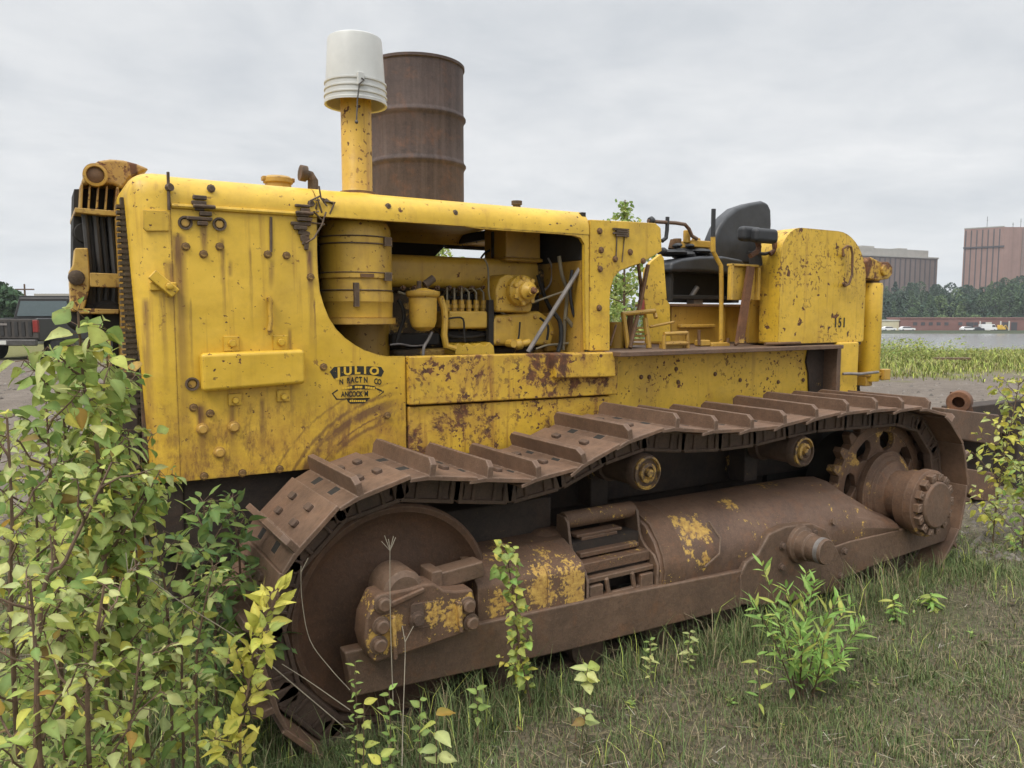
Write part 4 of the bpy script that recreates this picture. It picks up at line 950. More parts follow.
for px, py, rr in ((112, 350, .6), (95, 710, .8), (200, 715, .9)): 
    b = MB()
    q = at(60 + px / 4.267, 150 + py / 4.267, t=TG + .06); b.lathe([(.07 * rr, 0), (.085 * rr, .02), (.075 * rr, .04), (.085 * rr, .06), (.07 * rr, .1)], q - Vector((0, .05 - (.1 if rr < .7 else 0), 0)), (0, 1, 0), 22); b.obj('sheave', M['dark'], dozer)
b = MB(); q = at(117, 330, t=3.9); b.box((q.x - .02, 3.9, .5), (q.x + .03, 4.0, q.z)); b.obj('gantry_leg', M['dark'], dozer)
b = MB(); b.box((.22, 3.6, .55), (.36, 3.75, 1.28)); b.box((.12, 3.5, .80), (.34, 3.62, .95)); b.box((.14, 3.5, 1.10), (.32, 3.6, 1.2)); b.obj('blade_arm_bracket', M['ydirty'], dozer, .015)
b = MB(); b.box((.27, 3.47, 1.06), (.345, 3.60, 1.32)); b.box((.10, 3.42, .86), (.30, 3.56, .99)); b.obj('front_plate', M['chassis'], dozer, .01)
b = MB(); b.box((.37, 3.44, .72), (.50, T1 - .04, 1.008)); b.obj('front_cross_beam', M['chassis'], dozer, .01)

# ---- painted company mark on the side panel
emb = thing  # (kept as children of the panel)
def e8(pts): return [sz(310 + x / 7.877, 340 + y / 7.877, T0) for x, y in pts]
def flat(poly, name, mat, lift=.0012):
    m = MB(); vs = [m.bm.verts.new((p[0], T0 - lift, p[1])) for p in poly]; f = m.bm.faces.new(vs); bmesh.ops.recalc_face_normals(m.bm, faces=[f]); 
    f.normal_update()
    if f.normal.y > 0: f.normal_flip()
    return m.obj(name, mat, side)
flat(e8([(155, 250), (188, 212), (250, 208), (365, 205), (480, 207), (560, 212), (582, 248), (560, 290), (480, 276), (365, 270), (260, 283), (188, 306)]), 'mark_banner', M['ink'])
flat(e8([(250, 385), (300, 362), (365, 350), (440, 352), (505, 362), (530, 385), (440, 388), (330, 392)]), 'mark_band', M['ink'])
flat(e8([(285, 460), (468, 458), (445, 486), (420, 498), (320, 502), (300, 490)]), 'mark_band', M['ink'])
for pts in ([(170, 420), (215, 388), (222, 396), (182, 424)], [(170, 420), (182, 422), (212, 462), (205, 470)], [(205, 462), (470, 455), (470, 462), (205, 471)], [(530, 380), (582, 400), (580, 412), (525, 392)], [(582, 402), (578, 414), (535, 445), (538, 436)]):
    flat(e8(pts), 'mark_outline', M['ink'])
def eg(lst, size, sx, off):
    out = []
    for it in lst:
        q = at(310 + it[1] / 7.877, 340 + it[2] / 7.877, t=T0); out.append((it[0], q.x, q.z, it[3] if len(it) > 3 else size, sx, off))
    return out
lettering('company_name', M['inky'], side, eg([('J', 226, 257, .060), ('U', 296, 246, .050), ('L', 370, 240, .048), ('l', 432, 239, .048), ('O', 505, 246, .050)], .05, 1.12, .0022), T0 - .0026)
lettering('company_line', M['ink'], side, eg([('N', 246, 330), ('R', 302, 321), ('A', 334, 317), ('C', 366, 315), ('T', 397, 315), ('N', 438, 317), ('C', 518, 327), ('O', 546, 332)], .036, .70, .0012), T0 - .0016)
lettering('town_line', M['ink'], side, eg([('A', 258, 430), ('N', 288, 429), ('C', 317, 428), ('O', 347, 427), ('C', 375, 426), ('K', 401, 426), ('M', 442, 424)], .034, .70, .0012), T0 - .0016)
m = MB()
for i in range(13):   # worn remains of the small print
    x = 262 + i * 20; y = 380 - 10 * math.sin(i / 12 * PI) 
    if i in (4, 8): continue
    q = at(310 + x / 7.877, 340 + y / 7.877, t=T0); m.box((q.x - .006, T0 - .0026, q.z - .005), (q.x + .005, T0 - .0022, q.z + .005))
for i in range(8):
    q = at(310 + (318 + i * 16) / 7.877, 340 + (480) / 7.877, t=T0); m.box((q.x - .004, T0 - .0026, q.z - .004), (q.x + .004, T0 - .0022, q.z + .004))
m.obj('small_print', M['inky'], side)

# ------------------------------------------------------------------ bucket and drum
bz = at(356, 106, t=3.69).z
bk = thing('bucket', 'white plastic bucket turned upside down over the yellow stack pipe', 'bucket', (ST[0], ST[1], bz))
b = MB(); b.lathe([(.140, .004), (.151, .0), (.152, .012), (.148, .016), (.148, .030), (.1525, .033), (.1525, .040), (.1465, .043), (.1465, .060), (.151, .063), (.151, .070), (.145, .073), (.145, .092), (.150, .095), (.150, .103), (.1425, .106), (.131, .300), (.128, .312), (.118, .318), (.03, .318), (.03, .312), (.115, .312), (.124, .29), (.136, .1), (.140, .004)], (ST[0], ST[1], bz), (0, 0, 1), 44, cap=False)
b.lathe([(.001, .3185), (.06, .3182)], (ST[0], ST[1], bz), (0, 0, 1), 24, cap=False)
b.obj('bucket_wall', M['bucket'], bk, smooth=28)
b = MB(); an = at(346, 84, t=3.55); c = Vector((ST[0] - .03, ST[1] - .148, bz + .088))
b.box((c.x - .016, c.y - .010, c.z - .03), (c.x + .016, c.y + .01, c.z + .03)); b.obj('handle_ear', M['bucket'], bk, .004)
b = MB(); b.tube([c + Vector((0, -.012, 0)), c + Vector((.012, -.016, -.008)), c + Vector((-.012, -.016, -.03)), c + Vector((-.022, -.014, -.10)), c + Vector((-.028, -.012, -.20))], .0035, 6); b.ball(c + Vector((-.028, -.012, -.205)), .009, seg=8); b.obj('wire_handle', M['wire'], bk)
dx, dy = 2.05, 4.42; dz = 2.295
dr = thing('oil_drum', 'rusty brown steel drum standing upright on top of the yellow hood', 'drum', (dx, dy, dz))
rd = .285; hd = at(417, 68, t=dy).z - dz
b = MB(); pf = [(rd * .9, .012), (rd, .012), (rd + .008, .0), (rd + .008, .016), (rd, .022)]
for f in (.345, .655):
    pf += [(rd, hd * f - .03), (rd + .004, hd * f - .018), (rd + .014, hd * f - .004), (rd + .014, hd * f + .004), (rd + .004, hd * f + .018), (rd, hd * f + .03)]
pf += [(rd, hd - .022), (rd + .008, hd - .016), (rd + .008, hd), (rd, hd), (rd - .004, hd - .018), (.02, hd - .018)]
b.lathe(pf, (dx, dy, dz), (0, 0, 1), 56); b.obj('drum_body', M['drum'], dr, smooth=40)
b = MB(); b.lathe([(.03, 0), (.03, .012)], (dx + .17, dy, dz + hd - .018), (0, 0, 1), 12); b.obj('bung', M['bolt'], dr)
# little rust ring where it stands
#==PART2==
SKYK, SKYZ, SUNE, EXPO = 7.5, 3.3, 1.5, 0.60

# ------------------------------------------------------------------ ground, water, far shore
def sm(a, b, x):
    u = max(0.0, min(1.0, (x - a) / (b - a))); return u * u * (3 - 2 * u)
def gz(X, Z):
    """ground height in the viewer's ground frame"""
    s = RT[0] * X + FW[0] * Z; t = RT[1] * X + FW[1] * Z
    z = .035 * noise.noise((s * .9, t * .9, 0)) + .015 * noise.noise((s * 3.1, t * 3.1, 4))
    if 0.3 < s < 5.6 and 2.6 < t < 5.7: z *= .4
    z *= 1 - sm(12, 20, Z) * .5
    water = sm(-22, -6, X + (Z - 34) * .12)
    z -= water * 6.5 * sm(34, 48, Z) * (1 - sm(238, 250, Z))
    # far side ground: low quay, then a wooded rise
    far = sm(238, 252, Z)
    z += far * water * (-3.6) + sm(268, 420, Z) * 11 * water
    z += .38 * sm(-7, -11, X) * sm(12, 19, Z) * (1 - sm(200, 260, Z))
    # left: ground runs on and rises into hills
    left = 1 - water
    z += left * sm(240, 420, Z) * 3
    return z
def axis(lo, hi, near_lo, near_hi, d, growth):
    xs = []; x = near_lo
    while x < near_hi: xs.append(x); x += d
    st = d; x = near_hi
    while x < hi: xs.append(x); st *= growth; x += st
    xs.append(hi); st = d; x = near_lo; left = []
    while x > lo: 
        st *= growth; x -= st; left.append(max(x, lo))
    return list(reversed(left)) + xs
XS = axis(-700, 900, -4.5, 4.5, .11, 1.10); ZS = axis(-40, 1400, 1.0, 7.0, .10, 1.075)
verts = [W(X, Z, gz(X, Z)) for Z in ZS for X in XS]; nx = len(XS)
faces = [(j*nx+i, j*nx+i+1, (j+1)*nx+i+1, (j+1)*nx+i) for j in range(len(ZS)-1) for i in range(nx-1)]
me = bpy.data.meshes.new('ground'); me.from_pydata(verts, [], faces); 
for p in me.polygons: p.use_smooth = True
ground = bpy.data.objects.new('ground', me); col.objects.link(ground); ground['kind'] = 'structure'
def m_ground():
    m, nt, b = newmat('soil_and_gravel'); v = coords(nt)
    sp = nd(nt, 'ShaderNodeSeparateXYZ', {0: v})
    Zd = mth(nt, 'ADD', mth(nt, 'MULTIPLY', sp.outputs[0], FW[0]), mth(nt, 'MULTIPLY', sp.outputs[1], FW[1]))
    big = noi(nt, v, .55, 6, .6); mid = noi(nt, v, 3.5, 8, .65); fine = noi(nt, v, 45, 6, .7); peb = nd(nt, 'ShaderNodeTexVoronoi', {'Vector': v, 'Scale': 26.0}).outputs['Distance']
    soil = mixc(nt, mr(nt, mid, .35, .65), (.060, .052, .033), (.112, .098, .064))
    soil = mixc(nt, mr(nt, fine, .48, .70, 0, .7), soil, (.24, .195, .135))
    soil = mixc(nt, mr(nt, big, .50, .66, 0, .6), soil, (.060, .070, .026))
    grav = mixc(nt, mr(nt, mid, .3, .7), (.105, .085, .068), (.185, .155, .128))
    grav = mixc(nt, mr(nt, peb, .05, .42, .55, 0), grav, (.08, .068, .058))
    grav = mixc(nt, mr(nt, fine, .5, .72, 0, .6), grav, (.27, .235, .20))
    grav = mixc(nt, mr(nt, big, .52, .70, 0, .5), grav, (.105, .085, .070))
    k = mr(nt, mth(nt, 'ADD', Zd, mth(nt, 'MULTIPLY', mth(nt, 'SUBTRACT', mid, .5), 3.0)), 5.6, 7.2)
    c = mixc(nt, k, soil, grav)
    k2 = mr(nt, mth(nt, 'ADD', Zd, mth(nt, 'MULTIPLY', mth(nt, 'SUBTRACT', big, .5), 16)), 20.5, 24)
    c = mixc(nt, k2, c, mixc(nt, mid, (.085, .095, .032), (.20, .18, .07)))
    k3 = mr(nt, Zd, 236, 246); c = mixc(nt, k3, c, (.05, .06, .035))
    setc(nt, b, c); b.inputs['Roughness'].default_value = .95; b.inputs['Specular IOR Level'].default_value = .2
    bump(nt, b, mth(nt, 'ADD', mth(nt, 'MULTIPLY', fine, .6), mth(nt, 'MULTIPLY', peb, .6)), .8, .02)
    return m
me.materials.append(m_ground())
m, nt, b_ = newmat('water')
b_.inputs['Base Color'].default_value = (.19, .20, .20, 1); b_.inputs['IOR'].default_value = 1.9; b_.inputs['Roughness'].default_value = .2  # pale base and high IOR stand in for sky reflected off waves
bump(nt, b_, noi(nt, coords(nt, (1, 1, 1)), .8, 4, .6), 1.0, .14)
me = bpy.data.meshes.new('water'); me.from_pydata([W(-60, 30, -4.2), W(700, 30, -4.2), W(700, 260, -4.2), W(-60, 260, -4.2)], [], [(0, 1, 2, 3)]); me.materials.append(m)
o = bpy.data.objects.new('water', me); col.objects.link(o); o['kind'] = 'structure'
# shallow wet puddles in the yard
m, nt, b_ = newmat('wet_gravel'); b_.inputs['Base Color'].default_value = (.13, .11, .09, 1); b_.inputs['Roughness'].default_value = .35
bump(nt, b_, noi(nt, coords(nt), 14, 4, .6), .25, .02)
for (px, py, rx, ry) in ():
    p = at(px, py, z=0.0); Zc = p.x * FW[0] + p.y * FW[1]; Xc = p.x * RT[0] + p.y * RT[1]
    pts = []
    for k in range(28):
        a = 2 * PI * k / 28; rr = 1 + .45 * noise.noise((math.cos(a) * 1.5 + px, math.sin(a) * 1.5, 0))
        X_, Z_ = Xc + rx * rr * math.cos(a), Zc + ry * 3 * rr * math.sin(a); pts.append(W(X_, Z_, gz(X_, Z_) + .012))
    me = bpy.data.meshes.new('puddle'); me.from_pydata(pts, [], [tuple(range(28))]); me.materials.append(m)
    o = bpy.data.objects.new('puddle', me); col.objects.link(o); o['kind'] = 'structure'

# ------------------------------------------------------------------ plants
def colored(name, verts, faces, cols, mat, parent=None, smooth=True):
    """cols: one colour per face"""
    me = bpy.data.meshes.new(name); me.from_pydata(verts, [], faces); me.materials.append(mat)
    ca = me.color_attributes.new('Col', 'FLOAT_COLOR', 'CORNER')
    flat_ = []
    for f, c in zip(faces, cols):
        if isinstance(c, list):
            for q in c: flat_ += [q[0], q[1], q[2], 1.0]
        else: flat_ += [c[0], c[1], c[2], 1.0] * len(f)
    ca.data.foreach_set('color', flat_)
    if smooth: me.polygons.foreach_set('use_smooth', [True] * len(faces))
    me.update()
    o = bpy.data.objects.new(name, me); col.objects.link(o)
    if parent: o.parent = parent
    return o
class Leaves:
    def __init__(s): s.v = []; s.f = []; s.c = []
    def leaf(s, p, d, up, ln, wd, c, curl=.25, fold=.25, lance=False):
        d = d.normalized(); side = d.cross(up)
        side = side.normalized() if side.length > 1e-4 else d.orthogonal().normalized()
        nrm = side.cross(d).normalized(); n0 = len(s.v)
        st = ((0, .0), (.07, .38), (.2, .80), (.36, 1.0), (.54, .90), (.72, .60), (.87, .27), (1.0, 0)) if not lance else ((0, .0), (.1, .35), (.25, .8), (.45, 1.0), (.65, .8), (.82, .45), (.93, .2), (1.0, 0))
        s.v.append(p); tw = rnd.uniform(-.25, .25); K = len(st) - 2
        for u, w in st[1:-1]:
            bend = nrm * (curl * ln * u * u); mid = p + d * (ln * u) - bend + side * (tw * ln * u * u * .4)
            wob = rnd.uniform(.93, 1.07); wv = side * (wd * .5 * w * wob); h = nrm * (fold * wd * .5 * w + rnd.uniform(-.03, .03) * wd)
            s.v += [mid - wv + h, mid, mid + wv + h * rnd.uniform(.6, 1.3)]
        s.v.append(p + d * ln - nrm * (curl * ln) + side * (tw * ln * .4))
        a = n0 + 1; e = len(s.v) - 1
        fs = [(n0, a + 1, a), (n0, a + 2, a + 1)]
        for k in range(K - 1):
            b0 = a + 3 * k; b1 = b0 + 3; fs += [(b0, b0 + 1, b1 + 1, b1), (b0 + 1, b0 + 2, b1 + 2, b1 + 1)]
        l = a + 3 * (K - 1); fs += [(l, l + 1, e), (l + 1, l + 2, e)]
        s.f += fs
        rib = tuple(min(1, x * 1.16 + .02) for x in c); ed = tuple(x * rnd.uniform(.84, .98) for x in c)
        for f in fs: s.c.append([rib if (q == n0 or q == e or (q - a) % 3 == 1) else ed for q in f])
    def build(s, name, parent, mat=None): 
        o0 = ORG.get(parent.name, Vector()); return colored(name, [v - o0 for v in s.v], s.f, s.c, mat or M['leaf'], parent)
GREEN = [(.22, .32, .080), (.26, .36, .092), (.29, .38, .105), (.19, .30, .080)]
LIME = [(.43, .48, .11), (.47, .50, .12), (.38, .46, .11)]
YEL = [(.60, .56, .10), (.54, .53, .09), (.64, .57, .12)]
PALE = [(.46, .51, .20), (.52, .54, .22), (.42, .49, .18)]
OCH = [(.36, .20, .035), (.42, .25, .05), (.25, .16, .05)]
DKG = [(.11, .20, .060), (.13, .225, .065), (.095, .18, .055)]
BRT = [(.27, .46, .11), (.32, .50, .12), (.23, .41, .095)]
def pick(mix):
    r = rnd.random() * sum(w for _, w in mix)
    for pal, w in mix:
        r -= w
        if r <= 0: break
    c = rnd.choice(pal); k = rnd.uniform(.82, 1.15); return tuple(x * k for x in c)
def jit(a): return Vector((rnd.uniform(-a, a), rnd.uniform(-a, a), rnd.uniform(-a, a)))
def curve_pts(P, n=5):
    P = [Vector(p) for p in P]; out = []
    for i in range(len(P) - 1):
        p0 = P[max(0, i-1)]; p1 = P[i]; p2 = P[i+1]; p3 = P[min(len(P)-1, i+2)]
        for k in range(n):
            u = k / n; out.append(.5 * ((2*p1) + (p2-p0)*u + (2*p0-5*p1+4*p2-p3)*u*u + (3*p1-p0-3*p2+p3)*u**3))
    out.append(P[-1]); return out
DENS = .40; LS = .73
def sapling(name, label, cat, P, mix, leaf=.06, br=(8, .12, .34), spacing=.035, start=.25, r=.006, width=.62, group=None, lance=False, droop=.55, tilt=.6, stem=None, per=1, brdroop=0.0, facing=.0):
    """a stem along P with side shoots, leaves set along all of them"""
    P = curve_pts(P); t = thing(name, label, cat, P[0], group=group)
    sm_ = MB(); sm_.tube(P, r, 7, r * .35); lv = Leaves()
    tot = [0]
    for a, c in zip(P, P[1:]): tot.append(tot[-1] + (c - a).length)
    def on(d):
        for i in range(len(tot) - 1):
            if tot[i+1] >= d: return P[i].lerp(P[i+1], (d - tot[i]) / max(1e-9, tot[i+1] - tot[i])), (P[i+1] - P[i]).normalized()
        return P[-1], (P[-1] - P[-2]).normalized()
    def put(p, d, k, scale=1.0):
        az = k * 2.4 + rnd.uniform(-.5, .5)
        u = d.orthogonal().normalized(); w = d.cross(u)
        out = (u * math.cos(az) + w * math.sin(az)) * tilt + d * .45 + jit(.55) - Vector((0, 0, droop * rnd.uniform(.3, 1.1)))
        up = Vector((0, 0, 1)) + jit(.85) + Vector((-.3, -.8, 0)) * facing
        ln = leaf * LS * rnd.uniform(.50, 1.15) * scale
        st = p + out.normalized() * leaf * .28
        lv.leaf(st, out, up, ln, ln * width * rnd.uniform(.85, 1.1), pick(mix), rnd.uniform(.0, .65), rnd.uniform(.05, .5), lance)
        sm_.tube([p, p.lerp(st, .6), st], .0011, 3)
    spacing *= DENS; n = int(tot[-1] * (1 - start) / spacing)
    for k in range(n):
        p, d = on(tot[-1] * start + k * spacing)
        for _ in range(per): put(p, d, k + _ * 1.3)
    for q in range(4): put(P[-1], (P[-1] - P[-2]).normalized(), q, .7)
    nb, l0, l1 = br
    for i in range(nb):
        f = start * .6 + (1 - start * .6) * (i + rnd.random() * .7) / nb
        p, d = on(tot[-1] * min(f, .96)); az = i * 2.4 + rnd.uniform(-.6, .6)
        u = d.orthogonal().normalized(); w = d.cross(u); ln = rnd.uniform(l0, l1) * (1.15 - .6 * f)
        bd = ((u * math.cos(az) + w * math.sin(az)) * .75 + d * .7 + jit(.15) - Vector((0, 0, brdroop))).normalized()
        bp = [p]
        for j in range(1, 5): bp.append(p + bd * (ln * j / 4) + Vector((0, 0, .06 * ln * (j / 4) ** 2)) + jit(.008))
        sm_.tube(bp, r * .5, 5, r * .2)
        for j in range(int(ln / spacing) + 1):
            x = min(.999, (j + .6) * spacing / ln); i0 = int(x * 4); pp = bp[i0].lerp(bp[min(4, i0 + 1)], x * 4 - i0)
            for _ in range(per): put(pp, bd, j + _ * 1.7)
        for q in range(2): put(bp[-1], bd, q, .7)
    sm_.obj('stem', stem or M['stem'], t); lv.build('foliage', t); return t
def gp(px, py, t):   # point seen at px,py on the plane y=t
    return at(px, py, t=t)
def base(px, t, s=None):
    p = at(px, 700, t=t); X = p.x * RT[0] + p.y * RT[1]; Z = p.x * FW[0] + p.y * FW[1]; return Vector((p.x, p.y, gz(X, Z) - .01))
MIXA = [(GREEN, 5), (LIME, 2.6), (PALE, 2.4), (YEL, .35), (OCH, .08)]
MIXB = [(GREEN, 2.2), (LIME, 3.4), (PALE, 4), (YEL, 1.0), (OCH, .25)]
MIXC = [(GREEN, 4), (DKG, 2), (LIME, 1), (PALE, .6)]
MIXY = [(YEL, 5), (LIME, 2), (OCH, .25)]
GRP = 'leafy saplings crowding the left foreground'
sapling('birch_sapling', 'tall green sapling in front of the radiator grille, its top level with the cable block', 'sapling', [base(100, 2.35), gp(104, 560, 2.35), gp(96, 440, 2.37), gp(84, 385, 2.37), gp(78, 312, 2.36)], MIXA, .085, (11, .16, .34), .055, .42, .008, .78, GRP, droop=.8, per=2)
sapling('birch_sapling', 'green sapling growing close beside the front edge of the yellow radiator shell', 'sapling', [base(128, 2.75), gp(124, 560, 2.75), gp(112, 450, 2.72), gp(108, 372, 2.7)], MIXA, .080, (9, .16, .32), .055, .45, .007, .75, GRP, droop=.8, per=2)
sapling('birch_sapling', 'sapling with reddish stem and yellowing leaves at the left edge of the photo', 'sapling', [base(12, 1.85), gp(12, 640, 1.85), gp(12, 520, 1.86), gp(7, 418, 1.87)], MIXB, .058, (10, .14, .28), .038, .45, .006, .62, GRP, droop=.6)
sapling('birch_sapling', 'leaning sapling whose bare brown stem slants up to the right among pale leaves', 'sapling', [base(10, 1.75), gp(38, 640, 1.78), gp(66, 560, 1.8), gp(92, 505, 1.82), gp(112, 462, 1.83)], MIXB, .055, (11, .14, .30), .036, .32, .006, .60, GRP, droop=.6)
sapling('birch_sapling', 'pale green sapling at the bottom left corner of the photo', 'sapling', [base(40, 1.55), gp(40, 760, 1.55), gp(36, 660, 1.56), gp(30, 580, 1.57)], MIXB, .052, (10, .14, .28), .034, .40, .006, .60, GRP, droop=.6)
sapling('birch_sapling', 'pale sapling with a few orange leaves low beside the bottom left one', 'sapling', [base(88, 1.6), gp(88, 740, 1.6), gp(94, 660, 1.62), gp(104, 585, 1.63)], MIXB, .052, (9, .12, .26), .034, .40, .006, .60, GRP, droop=.6)
sapling('birch_sapling', 'green sapling behind the leaning stem, below the front plate of the bulldozer', 'sapling', [base(70, 2.5), gp(70, 620, 2.5), gp(66, 520, 2.5), gp(58, 430, 2.5)], MIXA, .072, (10, .16, .32), .050, .42, .006, .75, GRP, droop=.75, per=2)
sapling('birch_sapling', 'short broad sapling under the bottom corner of the yellow side panel', 'sapling', [base(170, 2.72), gp(168, 620, 2.72), gp(160, 560, 2.72), gp(152, 505, 2.72)], MIXA, .070, (9, .14, .28), .050, .40, .006, .75, GRP, droop=.7)
sapling('birch_sapling', 'small pale sapling at the bottom edge left of the yellow leaved one', 'sapling', [base(128, 1.62), gp(130, 760, 1.62), gp(134, 705, 1.62), gp(140, 650, 1.62)], MIXB, .050, (6, .08, .17), .034, .45, .005, .60, GRP, droop=.55)
sapling('birch_sapling', 'dull green sapling filling the gap between the left edge and the leaning stem', 'sapling', [base(40, 2.2), gp(36, 640, 2.2), gp(38, 540, 2.2), gp(28, 455, 2.2)], MIXA, .062, (11, .16, .32), .044, .38, .006, .66, GRP, droop=.65)
sapling('birch_sapling', 'green sapling at the outer left edge beneath the pickup truck', 'sapling', [base(-20, 2.3), gp(-16, 600, 2.3), gp(-8, 500, 2.3), gp(4, 440, 2.3)], MIXA, .062, (10, .16, .32), .046, .40, .006, .66, GRP, droop=.65)
sapling('leafy_shrub', 'dark green shrub with glossy oval leaves beside the front of the track', 'shrub', [base(215, 2.95), gp(214, 590, 2.95), gp(208, 545, 2.95), gp(203, 502, 2.95)], [(DKG, 4), (GREEN, 2)], .115, (13, .12, .26), .040, .25, .006, .45, None, droop=.35, tilt=.9)
sapling('leafy_shrub', 'second dark shrub of oval leaves further left under the side panel', 'shrub', [base(245, 3.05), gp(240, 570, 3.05), gp(236, 530, 3.05), gp(232, 498, 3.05)], [(DKG, 4), (GREEN, 1)], .105, (10, .10, .24), .040, .25, .006, .45, None, droop=.35, tilt=.9)
sapling('birch_sapling', 'green sapling with round leaves leaning on the front track shoes', 'sapling', [base(195, 2.15), gp(196, 690, 2.15), gp(202, 620, 2.15), gp(214, 566, 2.15)], MIXC + [(PALE, 1)], .062, (8, .08, .18), .042, .35, .005, .72, None, droop=.6)
sapling('birch_sapling', 'green sapling between the dark shrub and the bright yellow leaved one', 'sapling', [base(180, 2.3), gp(182, 690, 2.3), gp(184, 620, 2.3), gp(196, 575, 2.3)], MIXA, .075, (9, .12, .24), .045, .35, .005, .75, GRP, droop=.6)
sapling('birch_sapling', 'green sapling at middle left between two taller ones, under the pickup truck', 'sapling', [base(60, 2.1), gp(58, 600, 2.1), gp(52, 500, 2.1), gp(46, 405, 2.1)], MIXA, .066, (11, .16, .32), .044, .38, .006, .72, GRP, droop=.7, per=2)
sapling('birch_sapling', 'green sapling in front of the lower edge of the radiator shell', 'sapling', [base(148, 2.5), gp(140, 620, 2.5), gp(134, 520, 2.5), gp(128, 430, 2.5)], MIXA, .070, (10, .14, .28), .046, .40, .006, .74, GRP, droop=.75)
sapling('birch_sapling', 'slender green sapling right of the tall one, against the cable block', 'sapling', [base(118, 2.55), gp(116, 540, 2.55), gp(112, 440, 2.56), gp(106, 340, 2.56)], MIXA, .080, (10, .14, .30), .052, .45, .006, .76, GRP, droop=.8, per=2)
sapling('birch_sapling', 'green sapling left of the tall one, its top below the taillight of the truck', 'sapling', [base(66, 2.45), gp(70, 560, 2.45), gp(66, 450, 2.46), gp(58, 352, 2.46)], MIXA, .078, (10, .14, .30), .052, .45, .006, .76, GRP, droop=.8, per=2)
sapling('yellow_sapling', 'bright yellow leaved sapling in front of the track at the bottom', 'sapling', [base(236, 1.95), gp(240, 740, 1.95), gp(248, 690, 1.96), gp(256, 640, 1.97), gp(274, 598, 1.97)], [(YEL, 7), (LIME, 2)], .074, (9, .08, .16), .040, .30, .0045, .52, None, droop=-.15, tilt=.6, per=2, facing=.5)
sapling('slim_sapling', 'slim sapling with round green leaves in front of the track frame', 'sapling', [base(532, 2.62), gp(528, 690, 2.62), gp(519, 650, 2.62), gp(514, 600, 2.62), gp(505, 545, 2.62)], [(GREEN, 1.5), (LIME, 4), (BRT, 1), (YEL, 2)], .062, (8, .05, .12), .020, .18, .005, .78, None, droop=.45, tilt=.8, stem=M['stem'], facing=.6)
sapling('yellow_sapling', 'young tree with yellow leaves above and green below at the right edge', 'sapling', [base(990, 2.9), gp(993, 540, 2.9), gp(1000, 480, 2.9), gp(1012, 420, 2.9), gp(1020, 378, 2.9)], [(YEL, 4), (PALE, 3), (LIME, 1)], .092, (18, .16, .40), .040, .18, .007, .72, None, droop=.5)
sapling('yellow_sapling', 'bushy green young tree at the right edge in front of the yellow leaved one', 'sapling', [base(1020, 2.7), gp(1022, 560, 2.7), gp(1026, 500, 2.7), gp(1034, 440, 2.7)], [(PALE, 3), (LIME, 2), (GREEN, 2), (BRT, 1)], .074, (16, .16, .36), .034, .12, .006, .62, None, droop=.45)
# willow shoots
wl = thing('willow_shoots', 'clump of bright green shoots with narrow leaves growing in the grass', 'plant', base(800, 2.15))
sm_ = MB(); lv = Leaves(); wb = base(800, 2.15)
for (tx, ty, tt, bx) in ((762, 566, 2.2, -.05), (752, 600, 2.05, -.09), (786, 588, 2.25, -.02), (806, 574, 2.2, .0), (815, 583, 2.1, .03), (838, 598, 2.12, .06), (864, 622, 2.05, .10), (850, 606, 2.2, .08), (776, 612, 2.0, -.03), (824, 640, 1.98, .04), (842, 660, 1.98, .08), (800, 630, 2.02, .02)):
    b0 = wb + Vector((bx * .8, rnd.uniform(-.06, .06), 0)); tp = at(tx, ty, t=tt); P = curve_pts([b0, b0.lerp(tp, .5) + jit(.015) + Vector((0, 0, .03)), tp], 8)
    sm_.tube(P, .004, 6, .0015); n = len(P)
    for k in range(3, n):
        d = (P[k] - P[k-1]).normalized()
        for q in (0, 1):
            az = k * 2.2 + q * PI + rnd.uniform(-.4, .4); u = d.orthogonal().normalized(); w = d.cross(u)
            o_ = (u * math.cos(az) + w * math.sin(az)) * .75 + d * .8 + jit(.15); ln = rnd.uniform(.055, .095) * (1.1 if k < n - 3 else .8)
            lv.leaf(P[k], o_, Vector((0, 0, 1)) + jit(.4), ln, ln * .24, pick([(BRT, 5), (LIME, 1.5)]), rnd.uniform(0, .3), .25, True)
sm_.obj('stem', M['stem'], wl); lv.build('foliage', wl)
# small seedlings
def seedling(label, px, py, t, h, mix, n, leaf, lance=False, width=.6, bx=None, name='seedling', up=.3):
    b0 = base(bx if bx is not None else px, t); tp = at(px, py, t=t); tg = thing(name, label, 'plant', b0); m = MB(); m.tube([b0, b0.lerp(tp, .5) + jit(.01), tp], .003, 5, .0015); l = Leaves()
    for k in range(n):
        f = 1 - h * k / max(1, n); p = b0.lerp(tp, f); az = k * 2.4
        o_ = Vector((math.cos(az), math.sin(az), up + rnd.uniform(-.4, .4))); ln = leaf * rnd.uniform(.7, 1.15)
        l.leaf(p, o_, Vector((-.2, -.5, 1)) + jit(.4), ln, ln * width, pick(mix), rnd.uniform(.1, .5), .2, lance)
    m.obj('stem', M['stem'], tg); l.build('foliage', tg); return tg
seedling('seedling with pale green leaves beside the slim sapling', 588, 668, 2.35, .25, [(PALE, 3), (LIME, 1)], 9, .075, bx=575)
seedling('low brownish green seedling under the pale one', 586, 712, 2.25, .3, [(PALE, 2), (OCH, 1)], 7, .055, bx=580)
seedling('seedling with withering yellow brown leaves near the bottom edge', 436, 715, 2.05, .7, [(OCH, 1.2), (PALE, 3), (LIME, 1)], 13, .070, bx=440, up=0)
seedling('small feathery green weed in front of the roller guard', 355, 662, 2.45, .9, [(GREEN, 3), (LIME, 1)], 30, .035, True, .3, bx=352, name='weed')
seedling('small weed right of the feathery one', 389, 690, 2.4, .8, [(GREEN, 3), (BRT, 1)], 18, .040, False, .5, bx=388, name='weed')
